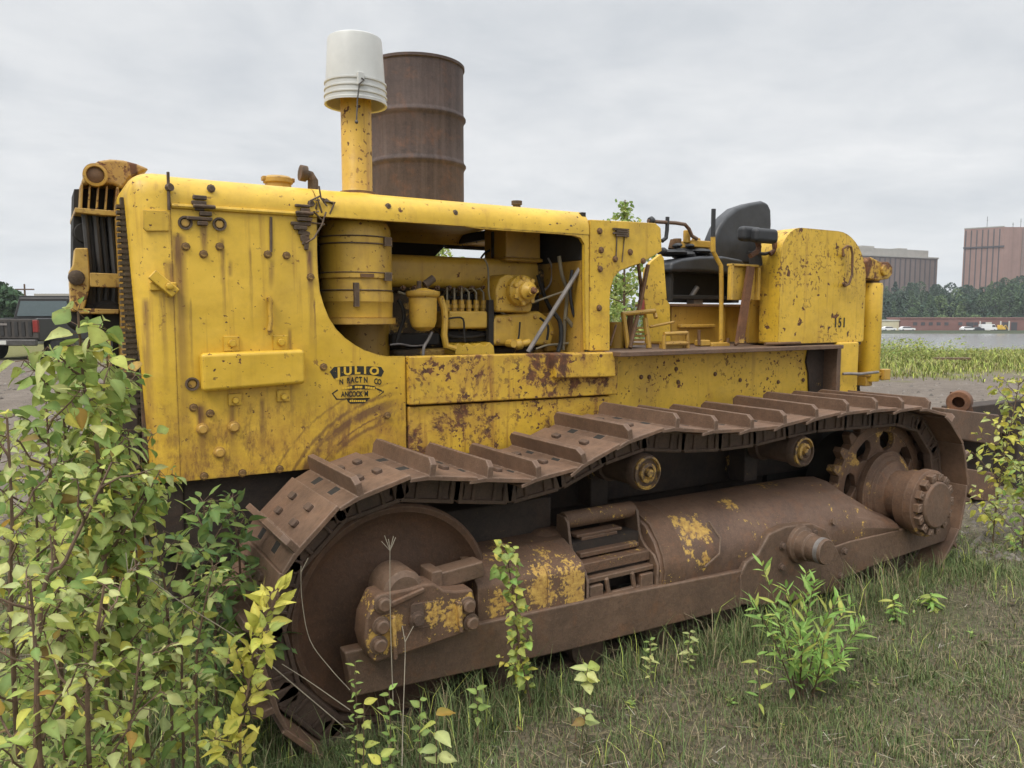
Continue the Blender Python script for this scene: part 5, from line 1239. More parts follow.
seedling('tiny yellow green seedling left of the small weed', 364, 704, 2.3, .6, [(LIME, 3), (YEL, 1)], 9, .045, bx=364)
seedling('yellow green seedling cut off by the bottom edge', 381, 757, 1.95, .3, [(LIME, 3), (YEL, 2)], 7, .055, bx=384)
seedling('small green seedling under the roller guard', 420, 700, 2.4, .6, [(GREEN, 3)], 8, .040, bx=420)
seedling('green weed by the guard left of the slim sapling', 477, 690, 2.5, .5, [(GREEN, 3)], 8, .045, bx=478, name='weed')
seedling('bright green low weed in the grass at right', 930, 594, 2.4, .9, [(BRT, 3), (LIME, 2)], 26, .075, True, .3, bx=930, name='weed', up=.05)
seedling('yellow green low weed left of the bright one', 893, 600, 2.4, .9, [(LIME, 2), (BRT, 3)], 20, .07, True, .3, bx=893, name='weed', up=.05)
seedling('pale weed under the roller guard near the pivot', 650, 640, 2.55, .8, [(PALE, 3), (GREEN, 2)], 18, .04, True, .4, bx=650, name='weed')
seedling('pale flowering weed below the middle of the roller guard', 690, 632, 2.55, .8, [(PALE, 3), (GREEN, 1)], 16, .045, True, .4, bx=688, name='weed')
seedling('lone lance leaf weed left of the willow shoots', 757, 655, 2.1, .8, [(LIME, 3), (BRT, 2)], 8, .07, True, .25, bx=760, name='weed')
# dry stalks
def stalk(label, pts, t, tops=0):
    P = [at(x, y, t=tt) for (x, y), tt in zip(pts, t)]; o_ = thing('dry_stalk', label, 'stalk', P[0]); m = MB(); m.tube(curve_pts(P), .0019, 5, .0010)
    for k in range(tops): 
        m.tube([P[-1] - Vector((0, 0, .02)), P[-1] + Vector((rnd.uniform(-.03, .03), rnd.uniform(-.02, .02), rnd.uniform(.01, .05)))], .0013, 4)
    m.obj('stem', M['drystem'], o_)
stalk('thin upright dead stalk with a forked tip in front of the idler', [(393, 700), (391, 640), (390, 590), (390, 545)], (2.4, 2.4, 2.4, 2.4), 5)
stalk('thin dead stalk standing beside the forked one', [(402, 766), (403, 720), (405, 660), (405, 636)], (2.1, 2.15, 2.2, 2.2), 2)
stalk('long pale dead twig lying slanted in front of the idler', [(345, 728), (300, 690), (240, 640), (185, 605), (140, 572), (128, 570)], (2.2, 2.15, 2.1, 2.05, 2.0, 2.0), 3)
stalk('long pale dead twig crossing below the slanted one', [(350, 710), (310, 682), (282, 664)], (2.3, 2.3, 2.3), 0)
stalk('curved dead stem arching against the idler disc', [(350, 690), (330, 668), (310, 640), (302, 600), (301, 566)], (2.5, 2.5, 2.5, 2.5, 2.5), 1)

# ------------------------------------------------------------------ grass
def grass(n, Zr, Xf, hh, ww, mix, dens, name, label=None, reject=None, mat=None, power=1.6, dry=.0, clump=None):
    V = []; Fc = []; C = []; made = 0; tries = 0
    while made < n and tries < n * 12:
        tries += 1
        Z = Zr[0] + (Zr[1] - Zr[0]) * rnd.random() ** power; X = rnd.uniform(-Xf, Xf) * Z
        if clump is None or rnd.random() < .25 or not CL:
            dn = dens(X, Z)
            if rnd.random() > dn: continue
        s = RT[0] * X + FW[0] * Z; t = RT[1] * X + FW[1] * Z
        if reject and reject(s, t): continue
        z = gz(X, Z); h = hh * rnd.uniform(.35, 1.25) * (.55 + .9 * dn); w = ww * rnd.uniform(.7, 1.3)
        az = rnd.uniform(0, 2 * PI); lean = rnd.uniform(.1, .95) * h; wd = Vector((math.cos(az + 1.3), math.sin(az + 1.3), 0)) * w
        p = Vector((s, t, z - .005)); q = p + Vector((math.cos(az) * lean * .3, math.sin(az) * lean * .3, h * .6)); r_ = p + Vector((math.cos(az) * lean, math.sin(az) * lean, h * rnd.uniform(.75, 1.0)))
        i = len(V); V += [p - wd, p + wd, q + wd * .75, q - wd * .75, r_]; Fc += [(i, i+1, i+2, i+3), (i+3, i+2, i+4)]
        c = pick(mix(X, Z, dn)); C += [c, tuple(min(1, x * 1.08) for x in c)]; made += 1
    o_ = colored(name, V, Fc, C, mat or M['grass'], None, True); o_['kind'] = 'stuff'
    if label: o_['label'] = label
    return o_
CL = []
STRAW = [(.24, .195, .11), (.18, .145, .08), (.30, .25, .15)]
GG = [(.085, .125, .045), (.105, .15, .052), (.125, .165, .062), (.15, .18, .07)]
def dens1(X, Z):
    s = RT[0] * X + FW[0] * Z; t = RT[1] * X + FW[1] * Z
    d = .38 + .75 * noise.noise((s * 1.1, t * 1.1, 1.7)) + .35 * noise.noise((s * 3.3, t * 3.3, 7.0))
    edge = sm(2.2, 2.72, t) if .2 < s < 5.4 else 0
    d += .45 * edge
    d *= 1 - .93 * sm(5.2, 6.4, Z + .8 * noise.noise((s * .8, t * .8, 3)))
    return max(.20 if Z < 5.2 else .03, min(1, d))
rej = lambda s, t: (0.75 < s < 5.2 and 2.80 < t < 5.4)
def mix1(X, Z, dn): 
    k = .55 + noise.noise((X * .9, Z * .9, 11)) * .9
    return [(GG, 1.1 + 2.6 * dn + max(0, k)), (STRAW, 1.1 - dn * .7 + .2), ([(.15, .19, .055)], .25)]
grass(190000, (1.55, 7.5), .78, .050, .0016, mix1, dens1, 'grass', 'short mixed green and dry grass over bare soil', rej)
def dens2(X, Z):
    s = RT[0] * X + FW[0] * Z; t = RT[1] * X + FW[1] * Z
    return max(.0, min(1, .05 + .9 * noise.noise((s * 2.1, t * 2.1, 21.0)) + (.75 * sm(2.35, 2.70, t) if .2 < s < 5.4 else 0))) * (1 - sm(5.0, 6.2, Z))
grass(11000, (1.6, 6.8), .78, .16, .0018, lambda X, Z, d: [(GG, 3), (STRAW, .9), (LIME, .3)], dens2, 'tall_grass', 'longer grass blades in tufts beside the track', rej)
# dead litter: short flat straws and curled brown leaves
V = Leaves(); VV = []; FF = []; CC = []
for k in range(10000):
    Z = 1.6 + 5.2 * rnd.random() ** 1.5; X = rnd.uniform(-.76, .76) * Z; s = RT[0]*X+FW[0]*Z; t = RT[1]*X+FW[1]*Z
    if rej(s, t): continue
    az = rnd.uniform(0, 2*PI); ln = rnd.uniform(.02, .09); p = Vector((s, t, gz(X, Z) + rnd.uniform(.004, .03))); d = Vector((math.cos(az), math.sin(az), rnd.uniform(-.15, .25))) * ln; w = Vector((-math.sin(az), math.cos(az), 0)) * rnd.uniform(.0008, .0018)
    i = len(VV); VV += [p - w, p + w, p + d + w, p + d - w]; FF.append((i, i+1, i+2, i+3)); CC.append(pick([(STRAW, 4), ([(.12, .08, .05)], 2), ([(.34, .31, .25)], .5)]))
o = colored('dry_litter', VV, FF, CC, M['grass']); o['kind'] = 'stuff'; o['label'] = 'dry straw and litter strewn over the soil'
for k in range(260):
    Z = 1.6 + 4.2 * rnd.random() ** 1.4; X = rnd.uniform(-.74, .74) * Z; s = RT[0]*X+FW[0]*Z; t = RT[1]*X+FW[1]*Z
    if rej(s, t): continue
    V.leaf(Vector((s, t, gz(X, Z) + .015)), Vector((rnd.uniform(-1, 1), rnd.uniform(-1, 1), .1)), Vector((0, 0, 1)) + jit(.6), rnd.uniform(.025, .055), rnd.uniform(.015, .032), pick([(STRAW, 3), (OCH, 1), ([(.13, .08, .05)], 2), ([(.45, .42, .36)], 1)]), rnd.uniform(-.5, .5), .5)
o = colored('fallen_leaves', V.v, V.f, V.c, M['leaf']); o['kind'] = 'stuff'; o['label'] = 'scattered dry fallen leaves on the soil'
V = Leaves()
for k in range(1500):
    Z = 1.6 + 5.0 * rnd.random() ** 1.5; X = rnd.uniform(-.76, .76) * Z; s = RT[0]*X+FW[0]*Z; t = RT[1]*X+FW[1]*Z
    if rej(s, t) or rnd.random() > .25 + noise.noise((s * 1.6, t * 1.6, 9)) * 1.5: continue
    c0 = Vector((s, t, gz(X, Z) + .004)); n = rnd.randint(4, 9); sz_ = rnd.uniform(.012, .032); pal = rnd.choice(([(GREEN, 3), (GG, 2)], [(LIME, 1), (GREEN, 2)], [(GG, 1)], [(BRT, 1), (GREEN, 2)]))
    for q in range(n):
        a = q * 2.4 + rnd.random(); V.leaf(c0 + Vector((0, 0, q * .004)), Vector((math.cos(a), math.sin(a), rnd.uniform(.1, .9))), Vector((0, 0, 1)) + jit(.3), sz_ * rnd.uniform(.7, 1.3), sz_ * rnd.uniform(.3, .6), pick(pal), rnd.uniform(0, .5), .2)
o = colored('ground_weeds', V.v, V.f, V.c, M['leaf']); o['kind'] = 'stuff'; o['label'] = 'tiny broad leaved weeds among the grass'
# gravel stones in the nearer part of the yard
VV = []; FF = []; CC = []
for k in range(6000):
    Z = 5.2 + 14 * rnd.random() ** 2; X = rnd.uniform(-.75, .75) * Z; s = RT[0]*X+FW[0]*Z; t = RT[1]*X+FW[1]*Z
    if rej(s, t): continue
    r_ = rnd.uniform(.008, .035) * (1 + Z * .04); p = Vector((s, t, gz(X, Z))); i = len(VV); a0 = rnd.uniform(0, 6)
    VV += [p + Vector((math.cos(a0 + q * PI / 2) * r_ * rnd.uniform(.7, 1.2), math.sin(a0 + q * PI / 2) * r_ * rnd.uniform(.7, 1.2), -.005)) for q in range(4)] + [p + Vector((r_ * rnd.uniform(-.3, .3), r_ * rnd.uniform(-.3, .3), r_ * rnd.uniform(.4, .8)))]
    FF += [(i, i+1, i+4), (i+1, i+2, i+4), (i+2, i+3, i+4), (i+3, i, i+4)]; g = rnd.uniform(.09, .23); CC += [(g, g * .88, g * .77)] * 4
o = colored('gravel', VV, FF, CC, M['grass'], None, False); o['kind'] = 'stuff'; o['label'] = 'loose grey brown stones of the yard'
# weedy strip by the water
WEED = [(.22, .25, .065), (.27, .28, .075), (.18, .23, .055), (.32, .30, .11), (.15, .20, .05)]
def densw(X, Z):
    return max(.0, min(1, .5 + .8 * noise.noise((X * .30, Z * .30, 2.0)))) * sm(19.0, 25, Z + 4 * noise.noise((X * .3, Z * .3, 5))) * (1 if X > -3 else 0)
grass(60000, (18.5, 35), .80, .24, .012, lambda X, Z, d: [(WEED, 4), (STRAW, .7), (LIME, .5)], densw, 'weeds', 'yellow green weeds along the shore', None, None, 1.0)
def densr(X, Z):
    return max(0, .75 + .5 * noise.noise((X * .25, Z * .25, 12.0))) * (1.0 if X < 17 + 3 * noise.noise((Z, 0, 0)) else .16) * sm(27, 29.5, Z)
V = Leaves()
for k in range(60000):
    Z = rnd.uniform(27.5, 34.5); X = rnd.uniform(-.2, .85) * Z
    if rnd.random() > densr(X, Z): continue
    h = (.45 + .55 * max(0, noise.noise((X * .8, Z * .8, 3.0)) + .3)) * (1.0 if X < 17 else .6); p = W(X, Z, gz(X, Z) + rnd.random() ** 1.4 * h)
    i = len(V.v); a = rnd.uniform(0, 6.3); r_ = rnd.uniform(.035, .085); d = Vector((math.cos(a), math.sin(a), rnd.uniform(-.2, .8))) * r_ * 1.6; w = Vector((-math.sin(a), math.cos(a), rnd.uniform(-.4, .4))) * r_ * .5
    V.v += [p, p + d * .5 + w, p + d, p + d * .5 - w]; V.f.append((i, i+1, i+2, i+3)); V.c.append(pick([(WEED, 3), (LIME, 1), (GREEN, .9)]))
o = colored('shore_reeds', V.v, V.f, V.c, M['leaf']); o['kind'] = 'stuff'; o['label'] = 'dense reeds and broadleaf weeds on the near shore'
# plank lying on stones in the weeds
pp = at(952, 359, z=.15); pl = thing('plank', 'dark weathered plank lying in the weeds near the shore', 'plank', pp)
b = MB(); Mx = Matrix.Translation(pp) @ Matrix.Rotation(AZ - PI/2, 4, 'Z'); b.box((-.62, -.12, -.03), (.62, .12, .05), Mx); b.obj('board', M['frame'], pl, .01)
b = MB(); b.box((-.55, -.1, -.25), (-.40, .1, -.031), Mx); b.obj('block', M['dark'], pl, .01); b = MB(); b.box((.40, -.1, -.25), (.55, .1, -.031), Mx); b.obj('block', M['dark'], pl, .01)

# ------------------------------------------------------------------ trees
def tree(name, label, X, Z, h, cr, mix, nleaf, lsize, group=None, z0=0.0, shape=1.0, trunk=.05, low=.15):
    p = W(X, Z, gz(X, Z) + z0); t = thing(name, label, 'tree', p, group=group); m = MB(); lv = Leaves()
    top = p + Vector((rnd.uniform(-.1, .1) * cr, rnd.uniform(-.1, .1) * cr, h)); m.tube(curve_pts([p, p.lerp(top, .5) + jit(.05 * cr), top], 5), trunk, 7, trunk * .2)
    nb = 26; tips = []
    for i in range(nb):
        f = low + (1 - low) * (i + rnd.random()) / nb; q = p.lerp(top, f * .97); az = i * 2.4; rr = cr * shape * math.sin(PI * min(1, .18 + .82 * f)) ** .6 * rnd.uniform(.55, 1.15)
        e = q + Vector((math.cos(az) * rr, math.sin(az) * rr, rr * rnd.uniform(.2, .8))); m.tube([q, q.lerp(e, .5) + jit(.06 * rr), e], trunk * .3, 5, trunk * .08); tips.append((q, e))
    for k in range(nleaf):
        q, e = rnd.choice(tips); pp_ = q.lerp(e, rnd.uniform(.25, 1.05)) + jit(.16 * cr)
        lv.leaf(pp_, Vector((rnd.uniform(-1, 1), rnd.uniform(-1, 1), rnd.uniform(-.9, .3))), Vector((0, 0, 1)) + jit(.7), lsize * rnd.uniform(.7, 1.2), lsize * .7, pick(mix), .2, .2)
    m.obj('trunk', M['stem'], t); lv.build('crown', t); return t
def XZ(px, Z): return (px - 512) / F * Z * 1.0
MT = [(GREEN, 5), (PALE, 2), (LIME, 1)]
tree('birch_tree', 'young birch seen through the gap behind the yellow cowl', XZ(626, 9.0), 9.0, 3.0, .55, MT, 1900, .065, 'young birches behind the bulldozer', trunk=.03)
tree('birch_tree', 'young birch behind the gap left of the operator pedals', XZ(618, 9.6), 9.6, 2.2, .7, MT, 1700, .065, 'young birches behind the bulldozer', trunk=.03)
tree('birch_tree', 'young birch showing through the engine bay opening', XZ(438, 8.6), 8.6, 2.58, .5, MT, 900, .06, 'young birches behind the bulldozer', trunk=.025)
tree('birch_tree', 'low bush behind the gap under the operator deck', XZ(700, 9), 9.0, 1.7, .7, MT, 300, .10, 'young birches behind the bulldozer', trunk=.025)
def forest(name, label, items, mix, q=230, leaf=1.0):
    V_ = []; F_ = []; C_ = []
    for (p, h, r, kind) in items:
        basec = pick(mix); 
        for k in range(q):
            f = rnd.random() ** .8
            if kind == 'cone': rad = r * (1 - f) * 1.0 + .2; z = h * (.08 + .92 * f)
            else: rad = r * math.sqrt(max(0, 1 - (2 * f - 1) ** 2)); z = h * (.22 + .78 * f)
            az = rnd.uniform(0, 2*PI); rr = rad * rnd.uniform(.55, 1.08)
            c = p + Vector((math.cos(az) * rr, math.sin(az) * rr, z)); sz_ = leaf * rnd.uniform(.45, 1.0) * (r / 4)
            a = jit(1).normalized() * sz_; b2 = a.cross(jit(1)).normalized() * sz_ * .8; i = len(V_)
            V_ += [c - a, c + b2, c + a, c - b2]; F_.append((i, i+1, i+2, i+3)); kk = rnd.uniform(.6, 1.4); C_.append(tuple(x * kk for x in basec))
        # trunk
        i = len(V_); w = r * .04; V_ += [p + Vector((-w, 0, -1)), p + Vector((w, 0, -1)), p + Vector((w, 0, h * .8)), p + Vector((-w, 0, h * .8))]; F_.append((i, i+1, i+2, i+3)); C_.append((.05, .04, .03))
    o_ = colored(name, V_, F_, C_, M['forest'], None, False); o_['kind'] = 'stuff'; o_['label'] = label; return o_
FOR = [([(.040, .072, .042), (.048, .082, .046), (.034, .062, .040)], 4), ([(.065, .105, .050), (.075, .12, .055)], 1.6), ([(.11, .16, .065)], .5)]
items = []
for k in range(420):
    Z = rnd.uniform(276, 390); X = rnd.uniform(.40, .84) * Z; h = rnd.uniform(7, 12.5) * (1 + .45 * sm(.58, .68, X / Z)); items.append((W(X, Z, gz(X, Z)), h, rnd.uniform(2.2, 4.2), rnd.choice(('cone', 'round', 'cone'))))
for k in range(70):
    Z = rnd.uniform(268, 276); X = rnd.uniform(.42, .82) * Z; items.append((W(X, Z, gz(X, Z)), rnd.uniform(3.5, 6), rnd.uniform(2, 3.2), 'round'))
forest('forest', 'dark green woods on the rise across the water', items, FOR, 420, .62)
items = []
for k in range(260):
    Z = rnd.uniform(270, 420); X = rnd.uniform(-.82, -.50) * Z; h = rnd.uniform(5, 8.5); items.append((W(X, Z, gz(X, Z)), h, rnd.uniform(2.6, 4.4), 'round'))
for k in range(36):
    Z = rnd.uniform(85, 120); X = rnd.uniform(-.76, -.615) * Z; h = 2.6 + (-.620 * Z - X) * .62 + rnd.uniform(-.6, .6); items.append((W(X, Z, 0), max(2.5, min(9.5, h)), rnd.uniform(1.8, 3.0), 'round'))
forest('forest', 'green wooded hillside behind the pickup truck', items, [([(.045, .085, .040), (.06, .10, .045)], 3), ([(.085, .125, .05)], 1)], 330, .62)

# ------------------------------------------------------------------ buildings across the water
def m_brick(name, c):
    m, nt, b = newmat(name); v = coords(nt); n = noi(nt, v, .25, 5, .6); s_ = noi(nt, coords(nt, (.5, .5, .02)), 1.2, 4, .6)
    cc = mixc(nt, mr(nt, n, .3, .7), tuple(x * .9 for x in c), tuple(x * 1.08 for x in c)); cc = mixc(nt, mr(nt, s_, .5, .75, 0, .25), cc, tuple(x * .6 for x in c))
    br = nd(nt, 'ShaderNodeTexBrick', {'Vector': v, 'Color1': (1, 1, 1, 1), 'Color2': (.9, .9, .9, 1), 'Mortar': (.8, .8, .8, 1), 'Scale': .7})
    setc(nt, b, mixc(nt, 1.0, cc, br.outputs[0], 'MULTIPLY')); b.inputs['Roughness'].default_value = .9; return m
M['brick'] = m_brick('red_brown_brick', (.30, .185, .155)); M['brick2'] = m_brick('grey_brown_brick', (.23, .165, .145)); M['conc'] = m_plain('pale_concrete', (.33, .31, .28), .9, var=.1, scale=.3); M['glass'] = m_plain('dark_strip', (.055, .050, .055), .45, var=.1, scale=.3); M['roofy'] = m_plain('grey_roof', (.16, .15, .15), .9)
def XP(px, py, Z):
    p = atZ(px, py, Z); return p.x * RT[0] + p.y * RT[1]
def local_building(name, label, X, Z, z, yaw):
    t = thing(name, label, 'building', W(X, Z, z), AZ - PI/2 + yaw, local=True); return t
ZB = 430
bxr = XP(937, 275, ZB); bw = 85; ZBt = atZ(937, 259, ZB).z
t = local_building('brick_building', 'broad grey brown brick building with tall dark window strips behind the trees', bxr, ZB, 0, R(24))
b = MB(); b.box((-bw, 0, 0), (0, 30, ZBt)); b.obj('wall', M['brick2'], t)
b = MB(); b.box((-bw - .3, -.5, ZBt), (.3, 30, ZBt + .7)); b.obj('cornice', M['conc'], t)
b = MB(); b.box((-bw + 2, 2.5, ZBt + .7), (-4.5, 28, ZBt + 4.6)); b.box((-52, 6, ZBt + 4.6), (-42, 16, ZBt + 6)); b.box((-24, 6, ZBt + 4.6), (-17, 16, ZBt + 5.6)); b.obj('roof_storey', M['conc'], t)
for k in range(22):
    x = -1.6 - k * 3.85; m = MB(); m.box((x - .9, -.12, 2), (x, -.02, ZBt - .6)); m.obj('window_strip', M['glass'], t)
ZC = 400
ZCt = atZ(1003, 227, ZC).z; xl = XP(962.5, 260, ZC); xc = XP(1003, 260, ZC)
t = local_building('brick_tower', 'tall reddish brick block with dark vertical grooves, nearest the right edge', xc, ZC, 0, 0)
ya = R(-38); fw_ = (xc - xl) * 1.0 / (math.cos(ya) + math.sin(-ya) * .60) 
ML = Matrix.Rotation(ya, 4, 'Z'); MRr = Matrix.Rotation(R(4), 4, 'Z')
b = MB(); b.box((-fw_, 0, 0), (0, 22, ZCt), ML); b.box((-.02, .02, 0), (34, 26, ZCt + .02), MRr); b.obj('wall', M['brick'], t)
for k in range(7):
    x = -fw_ + .5 + k * (fw_ - .3) / 7; m = MB(); m.box((x, -.14, 1), (x + .55, -.02, ZCt - .8), ML); m.obj('window_strip', M['glass'], t)
b = MB(); zz = atZ(985, 247, ZC).z; b.box((-fw_ - .2, -.5, zz), (.3, -.15, zz + .8), ML); b.obj('ledge', M['glass'], t)
b = MB(); b.box((9.6, -.3, 1), (11.0, -.02, ZCt - .6), MRr); b.obj('corner_pier', M['brick2'], t)
for x in (13.5, 17.5):
    m = MB(); m.box((x, -.14, 1), (x + .5, -.02, zz - .1), MRr); m.obj('window_strip', M['glass'], t)
b = MB(); b.box((12, -.4, zz), (20, -.03, zz + .9), MRr); b.obj('ledge', M['glass'], t)
b = MB(); b.box((-fw_ - .15, -.15, ZCt + .03), (-.3, 22, ZCt + .6), ML); b.obj('parapet', M['conc'], t)
for (x, h) in ((-5.5, 6), (12, 5), (14, 4), (8, 3)):
    m = MB(); m.cyl((x, 6, ZCt), (x, 6, ZCt + h), .12, seg=6); m.cyl((x - .5, 6, ZCt + h * .7), (x + .5, 6, ZCt + h * .7), .06, seg=5); m.obj('antenna', M['glass'], t)
# long red brown shed along the far quay
ZS_ = 256
M['shed'] = m_brick('red_brown_cladding', (.25, .125, .105)); M['pale'] = m_plain('pale_paint', (.55, .55, .50), .7, var=.08, scale=.5); M['sand'] = m_plain('cream_paint', (.55, .50, .34), .7, var=.08, scale=.5)
x0_ = XP(901, 325, ZS_); x1_ = XZ(1090, ZS_); zq = atZ(900, 330.5, ZS_).z; zt_ = atZ(900, 318.3, ZS_).z
t = thing('quay_shed', 'long low red brown building along the far waterside', 'building', W(x0_, ZS_, zq - .6), AZ - PI/2, local=True); hq = zt_ - zq + .6
b = MB(); b.box((0, 0, 0), (x1_ - x0_, 10, hq)); b.obj('wall', M['shed'], t)
b = MB(); b.box((-.2, -.3, hq), (x1_ - x0_, 10, hq + .22)); b.obj('roof', m_plain('red_roof', (.28, .14, .12), .8, var=.1, scale=.2), t)
for k in range(9):
    m = MB(); x = 4 + k * 2.6 + (2 if k > 4 else 0); m.box((x, -.1, hq * .5), (x + 1.3, -.02, hq * .72)); m.obj('window', M['glass'], t)
for k, x in enumerate((22, 28, 33.5, 36.5)):
    m = MB(); m.box((x, -.12, .6), (x + 2.0, -.02, hq * .72)); m.obj('door', M['glass'] if k != 1 else M['pale'], t)
b = MB(); b.box((26.0, -.15, .5), (26.4, -.02, hq * .8)); b.box((32.8, -.15, .5), (33.2, -.02, hq * .8)); b.box((35.6, -.15, .5), (36, -.02, hq * .8)); b.obj('post', M['pale'], t)
t = thing('cream_shed', 'small cream coloured shed left of the long red brown building', 'building', W(XP(880, 325, ZS_), ZS_ + 1, zq - .6), AZ - PI/2, local=True); b = MB(); b.box((0, 0, 0), (XZ(900.5, ZS_) - XZ(880, ZS_), 8, hq - .8)); b.obj('wall', M['sand'], t)
b = MB(); b.box((-.2, -.3, hq - .8), (XZ(900.5, ZS_) - XZ(880, ZS_) + .2, 8, hq - .55)); b.obj('roof', M['pale'], t)
# quay edge
b = MB(); q0 = XZ(870, 250); b.box((0, 0, 0), (140, 2.5, 1.0)); o = b.obj('quay_wall', m_plain('quay_concrete', (.17, .155, .14), .9, var=.2, scale=.6), None); o.location = W(q0, 249, -4.6); o.rotation_euler = (0, 0, AZ - PI/2); tag(o, 'low grey quay wall at the far waterline', 'wall')
# parked vehicles on the quay (about fifteen pixels long each)
def car(label, px, Z, body, L_=4.5, van=False, name='parked_car', cat='car', zz=None):
    zg = zz if zz is not None else zq - .1
    t = thing(name, label, cat, W(XP(px, 325, Z), Z, zg), AZ - PI/2, group='vehicles parked on the far quay' if Z > 200 else None, local=True); h = L_ / 2
    pr = [(-h, .35), (h, .35), (h, .75), (h - .2, .95), (h - 1.1, 1.0), (h - 1.7, 1.45), (-h + .9, 1.48), (-h + .3, 1.0), (-h, .95)] if not van else [(-h, .35), (h, .35), (h, 1.0), (h - .4, 1.2), (h - .9, 2.2), (-h, 2.25)]
    m = MB(); m.prism(pr, -.85, .85); m.obj('body', body, t, .05)
    gl = [(h - 1.15, 1.02), (h - 1.65, 1.40), (-h + .95, 1.42), (-h + .45, 1.02)] if not van else [(h - .55, 1.3), (h - .9, 2.0), (h - 1.7, 2.0), (h - 1.7, 1.3)]
    m = MB(); m.prism(gl, -.87, .87); m.obj('window', M['glass'], t)
    for x in (-h + .85, h - .85):
        for y in (-.86, .62):
            m = MB(); m.lathe([(.2, 0), (.33, .02), (.33, .22), (.2, .24)], (x, y, .33), (0, 1, 0), 16); m.obj('wheel', M['rubber'], t)
    return t
WH = m_plain('white_car_paint', (.75, .75, .75), .35, var=.03); GY = m_plain('grey_car_paint', (.40, .40, .41), .35, var=.03)
car('white car parked by the cream shed across the water', 889, 252.5, WH)
car('white car parked at the left end of the long red brown building', 907, 252.5, WH, 4.9)
car('white car parked left of the white van on the far quay', 968, 252.5, WH, 4.7)
car('white van parked in front of the long red brown building', 988, 252.5, WH, 5.2, True, 'parked_van', 'van')
car('dark car parked between the white car and the white van', 978.5, 252.3, m_plain('dark_car_paint', (.04, .045, .05), .35), 3.2)
t = thing('digger', 'small yellow machine right of the white van on the far quay', 'digger', W(XZ(1000, 252.5), 252.5, zq - .1), AZ - PI/2, group='vehicles parked on the far quay', local=True)
b = MB(); b.box((-1.4, -.8, .5), (1.0, .8, 1.2)); b.box((-.9, -.7, 1.2), (.1, .7, 2.0)); b.tube([(.5, 0, 1.1), (1.4, 0, 1.9), (2.3, 0, .6)], .16, 6); b.obj('body', M['hood'], t, .05)
b = MB(); b.box((-1.5, -.9, 0), (1.1, -.5, .5)); b.box((-1.5, .5, 0), (1.1, .9, .5)); b.obj('crawler', M['rubber'], t, .1)

# ------------------------------------------------------------------ left: pickup, car, white cabin, pole
ZT = 22.5; xr = XZ(38, ZT)
t = thing('pickup_truck', 'black pickup truck seen from behind, parked on the gravel at the left edge', 'pickup truck', W(xr - 1.0, ZT, .37), AZ - PI/2, local=True); t.scale = (1.03, 1.03, 1.03)
BK = m_plain('black_car_paint', (.028, .027, .026), .35, var=.2, scale=3); GLS = m_plain('tinted_glass', (.10, .13, .135), .08, var=.05); RED = m_plain('red_lens', (.22, .022, .016), .35); 
b = MB(); b.box((-1.0, 0, .62), (1.0, .06, 1.18)); tg_ = b.obj('tailgate', m_plain('dusty_black', (.050, .043, .037), .6, var=.35, scale=4), t, .02)
b = MB(); 
for k in range(9): b.box((-.86 + k * .2, -.02, .70), (-.76 + k * .2, .0, 1.10))
b.obj('tailgate_rib', BK, tg_)
b = MB(); b.box((-.15, -.035, 1.0), (.15, .0, 1.06)); b.obj('handle', M['steel'], tg_)
b = MB(); b.box((-1.0, .06, .55), (-.9, 2.0, 1.2)); b.box((.9, .06, .55), (1.0, 2.0, 1.2)); b.box((-.9, .06, .55), (.9, 2.0, .7)); b.obj('bed', BK, t, .03)
b = MB(); b.prism([(-.98, .5), (.98, .5), (.98, 1.22), (.78, 1.84), (-.78, 1.84), (-.98, 1.22)], 2.0, 3.9); b.box((-1.0, 3.9, .5), (1.0, 5.4, 1.15)); b.obj('cab', BK, t, .05)
b = MB(); b.prism([(-.84, 1.26), (.84, 1.26), (.70, 1.72), (-.70, 1.72)], 1.97, 2.02); b.obj('rear_window', GLS, t)
b = MB(); b.prism([(2.2, 1.26), (3.7, 1.26), (3.3, 1.74), (2.35, 1.74)], .80, .99, 'x'); b.obj('side_window', GLS, t)
b = MB(); b.tube([(-.82, 2.05, 1.2), (-.74, 2.05, 1.86), (.74, 2.05, 1.86), (.86, 2.05, 1.2)], .03); b.obj('roll_bar', BK, t)
for sx in (-1, 1):
    m = MB(); m.box((sx * .93 - .07, -.02, .80), (sx * .93 + .07, .08, 1.15)); m.obj('taillight', RED, t, .015)
    m = MB(); m.box((sx * 1.0 - .02, 3.4, 1.2), (sx * 1.22 + .02, 3.5, 1.4)); m.obj('mirror', BK, t, .03)
    for y in (1.0, 4.6):
        m = MB(); m.lathe([(.22, 0), (.38, .03), (.38, .22), (.22, .25)], (sx * .98 - (.25 if sx > 0 else 0), y, .38), (1, 0, 0), 24); m.obj('wheel', M['rubber'], t)
b = MB(); b.box((-.98, -.12, .42), (.98, .02, .60)); b.obj('bumper', m_plain('dull_bumper', (.09, .085, .08), .4, .4), t, .03)
b = MB(); b.box((-.16, -.13, .62 - .16), (.16, -.12, .57)); b.obj('licence_plate', M['pale'], t)
t = car('silver car parked beyond the pickup truck in front of the white cabin', 108, 27.5, GY, 4.4, False, 'parked_car', 'car', .37); t.rotation_euler = (0, 0, AZ - R(18))
ZW = 42
t = thing('white_cabin', 'white flat roofed cabin with one dark window behind the parked cars', 'cabin', W(XZ(40, ZW), ZW, .35), AZ - PI/2, local=True)
hc = atZ(50, 296, ZW).z - .35; b = MB(); b.box((0, 0, 0), (5.2, 4, hc)); b.obj('wall', M['pale'] if False else m_plain('white_cladding', (.70, .70, .68), .6, var=.05, scale=1), t)
